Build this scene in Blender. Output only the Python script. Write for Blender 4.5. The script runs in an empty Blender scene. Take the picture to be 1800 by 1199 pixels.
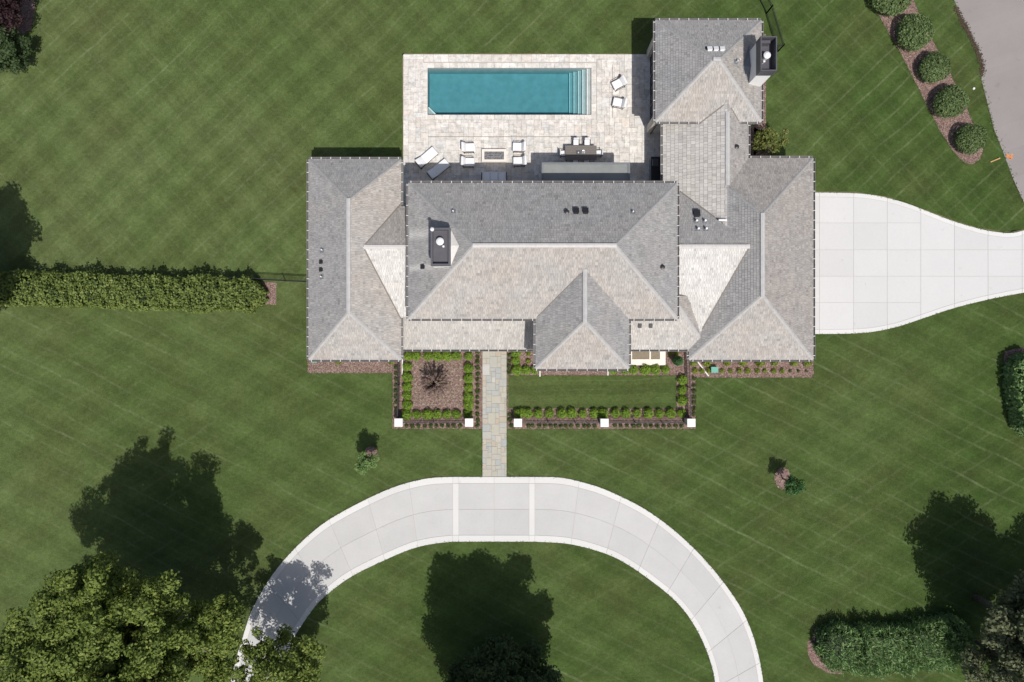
import bpy, bmesh, math, random
import numpy as np
from mathutils import Vector, Matrix

# ------------------------------------------------------------------ camera, sky, sun, exposure
SC = bpy.context.scene
COL = SC.collection
H, S = 56.0, 22.0                 # camera height (m), photo pixels per metre on the ground
cam_d = bpy.data.cameras.new('camera')
cam_d.sensor_width = 36.0
cam_d.lens = 36.0 * H / (1800.0 / S)
cam_d.clip_end = 2000.0
cam = bpy.data.objects.new('camera', cam_d)
COL.objects.link(cam)
cam.location = (0, 0, H)
SC.camera = cam

LDIR = Vector((0.191, -0.466, 1.0)).normalized()      # towards the sun
world = bpy.data.worlds.new('World')
SC.world = world
world.use_nodes = True
wn = world.node_tree
bg = wn.nodes['Background']
sky = wn.nodes.new('ShaderNodeTexSky')
sky.sky_type = 'NISHITA'
sky.sun_disc = False
sky.sun_elevation = math.asin(LDIR.z)
sky.sun_rotation = math.atan2(LDIR.x, LDIR.y)
sky.dust_density = 3.0
sky.ozone_density = 0.6
bg.inputs['Strength'].default_value = 0.082
wn.links.new(sky.outputs[0], bg.inputs['Color'])
sun_d = bpy.data.lights.new('sun', 'SUN')
sun_d.energy = 3.75
sun_d.angle = math.radians(0.5)
sun_d.color = (1.0, 0.955, 0.89)
sun = bpy.data.objects.new('sun', sun_d)
COL.objects.link(sun)
sun.rotation_euler = LDIR.to_track_quat('Z', 'Y').to_euler()
sun.location = (20, -50, 100)
SC.view_settings.view_transform = 'Standard'
SC.view_settings.look = 'None'
SC.view_settings.exposure = 0.0
SC.view_settings.gamma = 1.0
SC.view_settings.use_curve_mapping = False

rnd = random.Random(7)


def W(px, py, h=0.0):
    k = (H - h) / H / S
    return Vector(((px - 900.0) * k, (599.5 - py) * k, h))


# ------------------------------------------------------------------ materials
class NT:
    def __init__(self, name):
        self.m = bpy.data.materials.new(name)
        self.m.use_nodes = True
        self.t = self.m.node_tree
        self.b = self.t.nodes['Principled BSDF']
        self.out = self.t.nodes['Material Output']

    def n(self, typ, **kw):
        nd = self.t.nodes.new(typ)
        for k, v in kw.items():
            setattr(nd, k, v)
        return nd

    def l(self, a, b):
        self.t.links.new(a, b)

    def val(self, x, sock):
        if hasattr(x, 'links') or hasattr(x, 'is_linked'):
            self.l(x, sock)
        else:
            sock.default_value = x

    def math(self, op, a, b=0.0, c=0.0, clamp=False):
        nd = self.n('ShaderNodeMath', operation=op, use_clamp=clamp)
        for i, x in enumerate((a, b, c)):
            if hasattr(x, 'is_linked'):
                self.l(x, nd.inputs[i])
            else:
                nd.inputs[i].default_value = x
        return nd.outputs[0]

    def coord(self, kind='Object'):
        return self.n('ShaderNodeTexCoord').outputs[kind]

    def worldpos(self):
        return self.n('ShaderNodeNewGeometry').outputs['Position']

    def mapping(self, vec, scale=(1, 1, 1), rot=(0, 0, 0)):
        nd = self.n('ShaderNodeMapping')
        self.l(vec, nd.inputs['Vector'])
        nd.inputs['Scale'].default_value = scale
        nd.inputs['Rotation'].default_value = rot
        return nd.outputs[0]

    def noise(self, vec, scale=5.0, detail=4.0, rough=0.55):
        nd = self.n('ShaderNodeTexNoise')
        self.l(vec, nd.inputs['Vector'])
        nd.inputs['Scale'].default_value = scale
        nd.inputs['Detail'].default_value = detail
        nd.inputs['Roughness'].default_value = rough
        return nd.outputs['Fac']

    def ramp(self, fac, stops):
        nd = self.n('ShaderNodeValToRGB')
        self.l(fac, nd.inputs[0])
        els = nd.color_ramp.elements
        while len(els) < len(stops):
            els.new(0.5)
        for e, (p, c) in zip(els, stops):
            e.position = p
            e.color = (c, c, c, 1) if isinstance(c, (int, float)) else (c[0], c[1], c[2], 1)
        return nd.outputs[0]

    def mix(self, fac, a, b, blend='MIX'):
        nd = self.n('ShaderNodeMix', data_type='RGBA', blend_type=blend)
        for x, s in ((fac, nd.inputs[0]), (a, nd.inputs[6]), (b, nd.inputs[7])):
            if hasattr(x, 'is_linked'):
                self.l(x, s)
            elif isinstance(x, tuple):
                s.default_value = (x[0], x[1], x[2], 1)
            else:
                s.default_value = x
        return nd.outputs[2]

    def random(self):
        g = self.n('ShaderNodeNewGeometry').outputs['Random Per Island']
        o = self.n('ShaderNodeObjectInfo').outputs['Random']
        return self.math('FRACT', self.math('MULTIPLY_ADD', o, 7.31, g))

    def bump(self, h, strength=0.3, dist=0.02):
        nd = self.n('ShaderNodeBump')
        nd.inputs['Strength'].default_value = strength
        nd.inputs['Distance'].default_value = dist
        self.l(h, nd.inputs['Height'])
        self.l(nd.outputs[0], self.b.inputs['Normal'])

    def done(self, col, rough=0.8, metal=0.0, spec=0.3):
        if hasattr(col, 'is_linked'):
            self.l(col, self.b.inputs['Base Color'])
        else:
            self.b.inputs['Base Color'].default_value = (col[0], col[1], col[2], 1)
        self.b.inputs['Roughness'].default_value = rough
        self.b.inputs['Metallic'].default_value = metal
        self.b.inputs['Specular IOR Level'].default_value = spec
        return self.m


def simple(name, c, c2=None, scale=6.0, rough=0.7, rand=0.0, metal=0.0, spec=0.3, bump=0.0, bscale=60.0, detail=5.0, pos='w'):
    t = NT(name)
    v = t.worldpos() if pos == 'w' else t.coord()
    if c2 is None:
        c2 = tuple(x * 0.8 for x in c)
    f = t.ramp(t.noise(v, scale, detail), [(0.3, 0.0), (0.7, 1.0)])
    col = t.mix(f, tuple(c), tuple(c2))
    if rand:
        r = t.random()
        k = t.math('MULTIPLY_ADD', r, rand, 1.0 - rand * 0.5)
        cc = t.n('ShaderNodeCombineColor')
        for i in range(3):
            t.l(k, cc.inputs[i])
        col = t.mix(1.0, col, cc.outputs[0], 'MULTIPLY')
    if bump:
        t.bump(t.noise(v, bscale, 3.0), bump, 0.02)
    return t.done(col, rough, metal, spec)


def shingle_mat(name, a, b, var=0.42, warm=None, wash=False):
    """weathered cedar: each shingle its own tone, stains over larger patches"""
    t = NT(name)
    p = t.worldpos()
    r = t.random()
    col = t.mix(r, a, b)
    big = t.ramp(t.noise(p, 0.35, 5.0, 0.6), [(0.35, 0.0), (0.68, 1.0)])
    if warm is not None:
        col = t.mix(t.math('MULTIPLY', big, 0.75), col, warm)
    r2 = t.math('FRACT', t.math('MULTIPLY', r, 37.13))
    k = t.math('MULTIPLY_ADD', r2, var, 1.0 - var * 0.55)
    k = t.math('MULTIPLY', k, t.math('MULTIPLY_ADD', t.noise(p, 1.4, 6.0, 0.65), 0.5, 0.75))
    dark = t.math('GREATER_THAN', r2, 0.975)
    k = t.math('MULTIPLY', k, t.math('MULTIPLY_ADD', dark, -0.3, 1.0))
    k = t.math('MULTIPLY', k, t.math('MULTIPLY_ADD', t.noise(p, 22.0, 4.0, 0.7), 0.5, 0.75))
    cc = t.n('ShaderNodeCombineColor')
    for i in range(3):
        t.l(k, cc.inputs[i])
    col = t.mix(1.0, col, cc.outputs[0], 'MULTIPLY')
    rust = t.ramp(t.noise(p, 1.7, 5.0, 0.7), [(0.66, 0.0), (0.76, 1.0)])
    col = t.mix(t.math('MULTIPLY', rust, 0.45), col, (0.30, 0.215, 0.155))
    if wash:
        # pale runoff streaks the chimney metal leaves down the roof
        sep = t.n('ShaderNodeSeparateXYZ')
        t.l(p, sep.inputs[0])
        c0, c1 = W(717, 0, 6.8), W(790, 0, 7.5)
        inx = t.ramp(t.math('MULTIPLY_ADD', sep.outputs[0], 1.0 / (c1.x - c0.x), -c0.x / (c1.x - c0.x)), [(0.0, 0.0), (0.015, 1.0), (0.55, 0.8), (0.8, 0.0)])
        for yy, hw in ((W(0, 411, 6.8).y, 0.33), (W(0, 470, 6.8).y, 0.22)):
            d = t.math('ABSOLUTE', t.math('SUBTRACT', sep.outputs[1], yy))
            d = t.math('ADD', d, t.math('MULTIPLY_ADD', t.noise(p, 1.8, 4.0), 0.4, -0.2))
            b_ = t.ramp(t.math('MULTIPLY', d, 0.5 / hw), [(0.1, 1.0), (0.75, 0.0)])
            col = t.mix(t.math('MULTIPLY', t.math('MULTIPLY', b_, inx), 0.6), col, (0.60, 0.59, 0.57))
    t.bump(t.noise(p, 30.0, 3.0), 0.3, 0.02)
    return t.done(col, 0.85, 0.0, 0.2)


M = {}
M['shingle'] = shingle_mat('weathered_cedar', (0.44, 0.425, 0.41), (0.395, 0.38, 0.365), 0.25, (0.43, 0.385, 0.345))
M['shingle_shade'] = shingle_mat('shade_toned_cedar', (0.335, 0.335, 0.34), (0.295, 0.295, 0.302), 0.22, (0.335, 0.325, 0.315), True)  # darker cedar copy: shade of slopes turned from the sun put into the colour
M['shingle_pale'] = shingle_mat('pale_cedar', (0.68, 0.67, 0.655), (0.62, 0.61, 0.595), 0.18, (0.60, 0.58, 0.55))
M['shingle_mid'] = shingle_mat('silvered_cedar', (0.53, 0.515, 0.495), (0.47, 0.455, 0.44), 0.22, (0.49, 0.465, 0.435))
M['shingle_shade_tan'] = shingle_mat('shade_toned_tan_cedar', (0.36, 0.345, 0.335), (0.31, 0.298, 0.29), 0.25, (0.36, 0.33, 0.305))  # warmer darkened copy, slope shade painted into its colour
M['deck'] = simple('roof_boards', (0.16, 0.155, 0.15), rough=0.9)
M['cap'] = simple('ridge_cedar', (0.50, 0.50, 0.50), (0.42, 0.42, 0.42), scale=3.0, rough=0.85)
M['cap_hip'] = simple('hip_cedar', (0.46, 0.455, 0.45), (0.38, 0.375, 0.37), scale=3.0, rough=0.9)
M['cap_shade'] = simple('shade_toned_hip_cedar', (0.33, 0.33, 0.335), (0.28, 0.28, 0.285), scale=3.0, rough=0.9)  # darker copy for the north hips, their shade put into the colour
M['cap_pale'] = simple('pale_ridge_cedar', (0.60, 0.585, 0.57), (0.52, 0.51, 0.50), scale=3.0, rough=0.85)
M['gutter'] = simple('gutter_metal', (0.20, 0.195, 0.195), rough=0.55, spec=0.4)
M['strap'] = simple('white_metal', (0.72, 0.72, 0.72), (0.66, 0.66, 0.66), rough=0.5)
M['stucco'] = simple('white_stucco', (0.80, 0.78, 0.74), (0.72, 0.70, 0.66), scale=2.0, rough=0.9, bump=0.3, bscale=90)
M['chimney_white'] = simple('chimney_paint', (0.90, 0.895, 0.88), (0.87, 0.865, 0.85), scale=2.0, rough=0.9)
M['stone'] = simple('limestone', (0.62, 0.58, 0.52), (0.5, 0.46, 0.41), scale=3.0, rough=0.9, bump=0.3)
M['cream'] = simple('cream_stone', (0.76, 0.66, 0.54), (0.70, 0.60, 0.48), scale=3.0, rough=0.9)
M['white'] = simple('white_paint', (0.82, 0.81, 0.80), (0.78, 0.77, 0.76), rough=0.5)
M['offwhite'] = simple('offwhite_stone', (0.82, 0.76, 0.69), (0.76, 0.70, 0.64), scale=2.5, rough=0.85)
M['glass'] = simple('window_glass', (0.02, 0.025, 0.03), rough=0.05, spec=0.6)
M['black'] = simple('black_iron', (0.022, 0.023, 0.027), (0.03, 0.03, 0.036), rough=0.42, spec=0.5)
M['dark_metal'] = simple('charcoal_metal', (0.10, 0.098, 0.115), (0.08, 0.08, 0.094), scale=2.0, rough=0.5, spec=0.45)
M['flash'] = simple('lead_flashing', (0.19, 0.21, 0.235), (0.15, 0.165, 0.185), scale=4.0, rough=0.55, spec=0.4)
M['steel'] = simple('brushed_steel', (0.55, 0.56, 0.58), (0.45, 0.46, 0.48), rough=0.35, metal=0.7)
M['zinc'] = simple('bright_zinc', (0.82, 0.83, 0.85), (0.75, 0.76, 0.78), rough=0.4, spec=0.5)
M['gray_roof'] = simple('gray_membrane', (0.27, 0.285, 0.28), (0.22, 0.235, 0.235), scale=1.1, rough=0.85, bump=0.1)
M['gray_rim'] = simple('gray_coping', (0.20, 0.22, 0.235), (0.17, 0.185, 0.2), rough=0.6)
M['cushion'] = simple('white_cushion', (0.85, 0.85, 0.86), (0.82, 0.82, 0.83), scale=9.0, rough=0.9, bump=0.15)
M['frame'] = simple('brown_frame', (0.06, 0.05, 0.045), rough=0.5)
M['table'] = simple('weathered_teak', (0.20, 0.178, 0.165), (0.165, 0.148, 0.138), scale=14.0, rough=0.8)
M['mulch'] = None
M['lava'] = simple('lava_rock', (0.24, 0.24, 0.25), (0.12, 0.12, 0.13), scale=30.0, rough=0.9, rand=0.9)
M['teal_box'] = simple('green_utility_paint', (0.16, 0.42, 0.34), (0.14, 0.38, 0.31), rough=0.6)
M['tan_grate'] = simple('tan_grate', (0.40, 0.34, 0.25), (0.33, 0.28, 0.21), scale=10, rough=0.8)
M['wood'] = simple('pine_stake', (0.55, 0.36, 0.16), rough=0.8)
M['orange'] = simple('orange_marking', (0.75, 0.26, 0.06), rough=0.9)
M['bark_pale'] = simple('pale_bark', (0.36, 0.32, 0.28), (0.22, 0.19, 0.165), scale=8.0, rough=0.95, bump=0.5, bscale=25)
M['bark'] = simple('gray_bark', (0.20, 0.17, 0.145), (0.10, 0.085, 0.07), scale=8.0, rough=0.95, bump=0.6, bscale=25)


def mulch_mat():
    t = NT('bark_mulch')
    p = t.worldpos()
    v = t.n('ShaderNodeTexVoronoi')
    t.l(p, v.inputs['Vector'])
    v.inputs['Scale'].default_value = 16.0
    sep = t.n('ShaderNodeSeparateColor')
    t.l(v.outputs['Color'], sep.inputs[0])
    f = t.math('MULTIPLY_ADD', sep.outputs[0], 0.7, t.math('MULTIPLY', t.noise(p, 3.0, 6.0, 0.7), 0.5))
    col = t.ramp(f, [(0.15, (0.095, 0.058, 0.05)), (0.5, (0.195, 0.128, 0.112)), (0.8, (0.285, 0.20, 0.175)), (1.0, (0.40, 0.31, 0.27))])
    t.bump(sep.outputs[1], 0.8, 0.05)
    return t.done(col, 0.95, 0, 0.1)


M['mulch'] = mulch_mat()


def paver_mat():
    t = NT('travertine')
    p = t.worldpos()
    r = t.random()
    r2 = t.math('FRACT', t.math('MULTIPLY', r, 23.7))
    base = t.ramp(r, [(0.0, (0.66, 0.62, 0.575)), (0.3, (0.72, 0.70, 0.665)), (0.6, (0.67, 0.635, 0.59)), (0.8, (0.645, 0.635, 0.615)), (1.0, (0.70, 0.64, 0.58))])
    k = t.math('MULTIPLY_ADD', r2, 0.22, 0.89)
    k = t.math('MULTIPLY', k, t.math('MULTIPLY_ADD', t.ramp(t.noise(p, 3.0, 9.0, 0.8), [(0.36, 0.0), (0.56, 1.0)]), 0.36, 0.68))
    k = t.math('MULTIPLY', k, t.math('MULTIPLY_ADD', t.noise(p, 0.5, 4.0, 0.6), 0.22, 0.9))
    cc = t.n('ShaderNodeCombineColor')
    for i in range(3):
        t.l(k, cc.inputs[i])
    col = t.mix(1.0, base, cc.outputs[0], 'MULTIPLY')
    t.bump(t.noise(p, 25.0, 4.0), 0.15, 0.02)
    return t.done(col, 0.75, 0, 0.3)


M['paver'] = paver_mat()


def flag_mat():
    t = NT('flagstone')
    p = t.worldpos()
    r = t.random()
    base = t.ramp(r, [(0.0, (0.42, 0.405, 0.35)), (0.35, (0.45, 0.43, 0.365)), (0.55, (0.395, 0.40, 0.375)), (0.72, (0.36, 0.385, 0.38)),
                      (0.85, (0.44, 0.405, 0.34)), (0.94, (0.43, 0.375, 0.30)), (1.0, (0.50, 0.50, 0.48))])
    k = t.math('MULTIPLY_ADD', t.noise(p, 3.0, 7.0, 0.7), 0.35, 0.84)
    cc = t.n('ShaderNodeCombineColor')
    for i in range(3):
        t.l(k, cc.inputs[i])
    return t.done(t.mix(1.0, base, cc.outputs[0], 'MULTIPLY'), 0.8, 0, 0.3)


M['flag'] = flag_mat()


def concrete_mat(name, c, streak=0.1):
    t = NT(name)
    p = t.worldpos()
    r = t.random()
    k = t.math('MULTIPLY_ADD', r, 0.075, 0.963)
    k = t.math('MULTIPLY', k, t.math('MULTIPLY_ADD', t.noise(p, 0.45, 7.0, 0.62), streak * 2, 1 - streak))
    k = t.math('MULTIPLY', k, t.math('MULTIPLY_ADD', t.noise(p, 6.0, 6.0, 0.7), 0.12, 0.94))
    st = t.ramp(t.noise(p, 1.3, 2.0, 0.5), [(0.69, 0.0), (0.8, 1.0)])
    k = t.math('MULTIPLY', k, t.math('MULTIPLY_ADD', st, -0.13, 1.0))
    sp = t.ramp(t.noise(p, 2.1, 3.0, 0.4), [(0.76, 0.0), (0.79, 1.0)])
    k = t.math('MULTIPLY', k, t.math('MULTIPLY_ADD', sp, -0.2, 1.0))
    cc = t.n('ShaderNodeCombineColor')
    for i in range(3):
        t.l(k, cc.inputs[i])
    return t.done(t.mix(1.0, c, cc.outputs[0], 'MULTIPLY'), 0.85, 0, 0.25)


M['concrete'] = concrete_mat('concrete', (0.515, 0.515, 0.51))
M['concrete_edge'] = concrete_mat('concrete_border', (0.64, 0.64, 0.63), 0.05)
M['concrete_pale'] = concrete_mat('pale_concrete', (0.58, 0.58, 0.58), 0.04)
M['joint'] = simple('joint_sand', (0.50, 0.49, 0.47), rough=0.95)
M['joint_dark'] = simple('patio_bed', (0.50, 0.47, 0.43), rough=0.95)
M['asphalt'] = concrete_mat('asphalt', (0.275, 0.253, 0.247), 0.12)


def lawn_mat(name, stripes):
    """mown lawn; stripes: (area, angle, period, line strength, band strength)"""
    t = NT(name)
    p = t.worldpos()
    sep = t.n('ShaderNodeSeparateXYZ')
    t.l(p, sep.inputs[0])
    X, Y = sep.outputs[0], sep.outputs[1]
    warp = t.math('MULTIPLY_ADD', t.noise(p, 0.15, 3.0), 1.0, -0.5)
    big = t.noise(p, 0.05, 5.0, 0.62)
    mid = t.noise(p, 0.45, 6.0, 0.7)
    fine = t.noise(p, 5.0, 9.0, 0.85)
    # vignette and view-angle brightness painted into the turf: paler behind and west, darker east
    view_falloff = t.math('ADD', t.math('MULTIPLY', X, -0.0055), t.math('MULTIPLY', Y, 0.003))
    f = t.math('ADD', t.math('ADD', t.math('MULTIPLY_ADD', big, 1.15, -0.17), t.math('MULTIPLY', mid, 0.5)), view_falloff)
    col = t.ramp(f, [(0.15, (0.033, 0.066, 0.0145)), (0.5, (0.056, 0.091, 0.024)), (0.85, (0.083, 0.118, 0.038)), (1.0, (0.099, 0.132, 0.048))])
    yb = t.ramp(t.noise(p, 0.13, 5.0, 0.65), [(0.45, 0.0), (0.7, 1.0)])
    col = t.mix(t.math('MULTIPLY', yb, 0.5), col, (0.074, 0.080, 0.029))
    grain = t.noise(t.mapping(p, (1.0, 1.7, 1.0), (0, 0, 0.6)), 3.4, 10.0, 0.95)
    k = t.math('MULTIPLY_ADD', t.ramp(fine, [(0.36, 0.0), (0.64, 1.0)]), 0.4, 0.8)
    k = t.math('MULTIPLY', k, t.math('MULTIPLY_ADD', t.ramp(grain, [(0.38, 0.0), (0.62, 1.0)]), 0.45, 0.775))
    k = t.math('MULTIPLY', k, t.math('MULTIPLY_ADD', t.ramp(t.noise(p, 1.6, 6.0, 0.75), [(0.3, 0.0), (0.7, 1.0)]), 0.34, 0.83))
    lines = 0.0
    where = t.ramp(t.noise(p, 0.07, 3.0, 0.5), [(0.36, 0.35), (0.56, 1.0)])
    mask_b = t.ramp(t.math('MULTIPLY_ADD', Y, 0.5, -1.2), [(0.0, 0.0), (1.0, 1.0)])
    for which, ang, per, line, band in stripes:
        a = math.radians(ang)
        q0 = t.math('ADD', t.math('MULTIPLY', X, -math.sin(a)), t.math('MULTIPLY', Y, math.cos(a)))
        al = t.math('ADD', t.math('MULTIPLY', X, math.cos(a)), t.math('MULTIPLY', Y, math.sin(a)))
        q = t.math('ADD', q0, t.math('MULTIPLY', warp, 0.7))
        qs = t.math('MULTIPLY', q, 1.0 / per)
        cell = t.math('FLOOR', t.math('ADD', qs, 0.5))
        cv = t.n('ShaderNodeCombineXYZ')
        t.l(t.math('MULTIPLY', cell, 3.17), cv.inputs[0])
        t.l(t.math('MULTIPLY', al, 0.09), cv.inputs[1])
        own = t.ramp(t.noise(cv.outputs[0], 1.0, 5.0, 0.7), [(0.36, 0.0), (0.66, 1.0)])
        own = t.math('MULTIPLY', own, t.ramp(t.noise(p, 1.1, 5.0, 0.75), [(0.32, 0.15), (0.6, 1.0)]))
        jit = t.math('MULTIPLY_ADD', t.noise(cv.outputs[0], 0.6, 2.0), 0.5, -0.25)
        tri = t.math('ABSOLUTE', t.math('SUBTRACT', t.math('FRACT', t.math('ADD', t.math('ADD', qs, 0.5), jit)), 0.5))
        ln = t.ramp(tri, [(0.04, 1.0), (0.085, 0.0)])
        bnd = t.ramp(t.math('ABSOLUTE', t.math('SUBTRACT', t.math('FRACT', t.math('MULTIPLY', q, 0.5 / per)), 0.5)), [(0.22, 0.0), (0.28, 1.0)])
        add = t.math('MULTIPLY_ADD', bnd, band, -band * 0.5)
        pale = t.math('MULTIPLY', t.math('MULTIPLY', ln, own), line)
        if which == 'back':
            add = t.math('MULTIPLY', add, mask_b)
            pale = t.math('MULTIPLY', pale, mask_b)
        elif which == 'front':
            add = t.math('MULTIPLY', add, t.math('SUBTRACT', 1.0, mask_b))
            pale = t.math('MULTIPLY', pale, t.math('SUBTRACT', 1.0, mask_b))
        k = t.math('MULTIPLY', k, t.math('ADD', add, 1.0))
        lines = t.math('MAXIMUM', lines, pale)
    col = t.mix(t.math('MULTIPLY', lines, where), col, (0.14, 0.172, 0.085))
    # dry clippings: short pale scratches
    cl = t.ramp(t.noise(t.mapping(p, (0.45, 2.6, 1.0), (0, 0, 0.15)), 1.6, 5.0, 0.7), [(0.68, 0.0), (0.8, 1.0)])
    col = t.mix(t.math('MULTIPLY', cl, 0.35), col, (0.19, 0.185, 0.10))
    cc = t.n('ShaderNodeCombineColor')
    for i in range(3):
        t.l(k, cc.inputs[i])
    col = t.mix(1.0, col, cc.outputs[0], 'MULTIPLY')
    t.bump(t.noise(p, 9.0, 6.0, 0.8), 0.6, 0.08)
    return t.done(col, 0.95, 0, 0.1)


M['lawn'] = lawn_mat('mown_lawn', [('back', 43, 1.25, 0.8, 0.15), ('back', -47, 1.3, 0.45, 0.11),
                                   ('front', -27, 1.35, 0.72, 0.13), ('front', 33, 1.5, 0.42, 0.10)])
M['garden_lawn'] = lawn_mat('garden_lawn', [(None, 0.6, 0.78, 0.4, 0.16)])


def leaf_mat(name, cols, rand=0.6, rough=0.6, trans=0.25, patch=0.8):
    t = NT(name)
    p = t.worldpos()
    r = t.random()
    n = len(cols)
    f = t.math('MULTIPLY_ADD', r, 0.6, t.math('MULTIPLY', t.noise(p, patch, 3.0), 0.45))
    col = t.ramp(f, [(0.08 + 0.87 * i / max(1, n - 1), c) for i, c in enumerate(cols)])
    m = t.done(col, rough, 0, 0.3)
    if trans:
        tr = t.n('ShaderNodeBsdfTranslucent')
        t.l(col, tr.inputs['Color'])
        mx = t.n('ShaderNodeMixShader')
        mx.inputs[0].default_value = trans
        t.l(t.b.outputs[0], mx.inputs[1])
        t.l(tr.outputs[0], mx.inputs[2])
        t.l(mx.outputs[0], t.out.inputs['Surface'])
    return m


M['leaf_oak'] = leaf_mat('maple_leaves', [(0.06, 0.095, 0.017), (0.125, 0.18, 0.034), (0.19, 0.25, 0.052), (0.28, 0.335, 0.085)])
M['leaf_dark'] = leaf_mat('dark_leaves', [(0.03, 0.055, 0.02), (0.055, 0.09, 0.032), (0.09, 0.14, 0.05)])
M['leaf_olive'] = leaf_mat('olive_leaves', [(0.08, 0.10, 0.05), (0.15, 0.175, 0.09), (0.22, 0.24, 0.14)])
M['leaf_hedge'] = leaf_mat('hedge_leaves', [(0.065, 0.10, 0.02), (0.13, 0.18, 0.04), (0.19, 0.25, 0.063), (0.29, 0.33, 0.11)])
M['leaf_yew'] = leaf_mat('yew_needles', [(0.095, 0.18, 0.06), (0.20, 0.325, 0.12), (0.30, 0.43, 0.18)])
M['leaf_box'] = leaf_mat('boxwood_leaves', [(0.09, 0.165, 0.013), (0.17, 0.285, 0.024), (0.26, 0.40, 0.05)], trans=0.15)
M['leaf_round'] = leaf_mat('viburnum_leaves', [(0.07, 0.115, 0.04), (0.135, 0.20, 0.072), (0.22, 0.295, 0.12)])
M['leaf_small'] = leaf_mat('perennial_leaves', [(0.04, 0.07, 0.015), (0.07, 0.11, 0.022), (0.10, 0.15, 0.03)])
M['leaf_lime'] = leaf_mat('lime_leaves', [(0.10, 0.15, 0.01), (0.18, 0.26, 0.02), (0.3, 0.34, 0.04)])
M['leaf_purple'] = leaf_mat('purple_leaves', [(0.17, 0.10, 0.11), (0.27, 0.165, 0.17), (0.28, 0.22, 0.17), (0.22, 0.23, 0.12)])
M['leaf_beech'] = leaf_mat('copper_leaves', [(0.022, 0.011, 0.014), (0.04, 0.018, 0.022), (0.06, 0.03, 0.032)])
M['leaf_young'] = leaf_mat('young_tree_leaves', [(0.08, 0.15, 0.045), (0.16, 0.26, 0.08), (0.27, 0.38, 0.14)])
M['leaf_young2'] = leaf_mat('deep_green_leaves', [(0.02, 0.08, 0.02), (0.05, 0.14, 0.04), (0.09, 0.19, 0.06)])
M['leaf_yellow'] = leaf_mat('yellow_green_leaves', [(0.07, 0.10, 0.025), (0.15, 0.18, 0.045), (0.28, 0.28, 0.08)])


def water_mat():
    t = NT('pool_water')
    p = t.worldpos()
    tr = t.n('ShaderNodeBsdfTransparent')
    tr.inputs['Color'].default_value = (1, 1, 1, 1)
    va = t.n('ShaderNodeVolumeAbsorption')
    va.inputs['Color'].default_value = (0.22, 0.735, 0.81, 1)
    va.inputs['Density'].default_value = 0.92
    t.l(va.outputs[0], t.out.inputs['Volume'])
    gl = t.n('ShaderNodeBsdfGlossy')
    gl.inputs['Roughness'].default_value = 0.08
    bp = t.n('ShaderNodeBump')
    bp.inputs['Strength'].default_value = 0.15
    bp.inputs['Distance'].default_value = 0.03
    t.l(t.noise(p, 2.6, 4.0), bp.inputs['Height'])
    t.l(bp.outputs[0], gl.inputs['Normal'])
    fr = t.n('ShaderNodeFresnel')
    fr.inputs['IOR'].default_value = 1.33
    mx = t.n('ShaderNodeMixShader')
    t.l(fr.outputs[0], mx.inputs[0])
    t.l(tr.outputs[0], mx.inputs[1])
    t.l(gl.outputs[0], mx.inputs[2])
    t.l(mx.outputs[0], t.out.inputs['Surface'])
    return t.m


M['water'] = water_mat()
M['plaster'] = simple('pool_plaster', (0.47, 0.48, 0.48), (0.36, 0.385, 0.385), scale=1.7, rough=0.8, detail=9)
M['nosing'] = simple('step_nosing', (0.85, 0.86, 0.85), rough=0.7)


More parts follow.
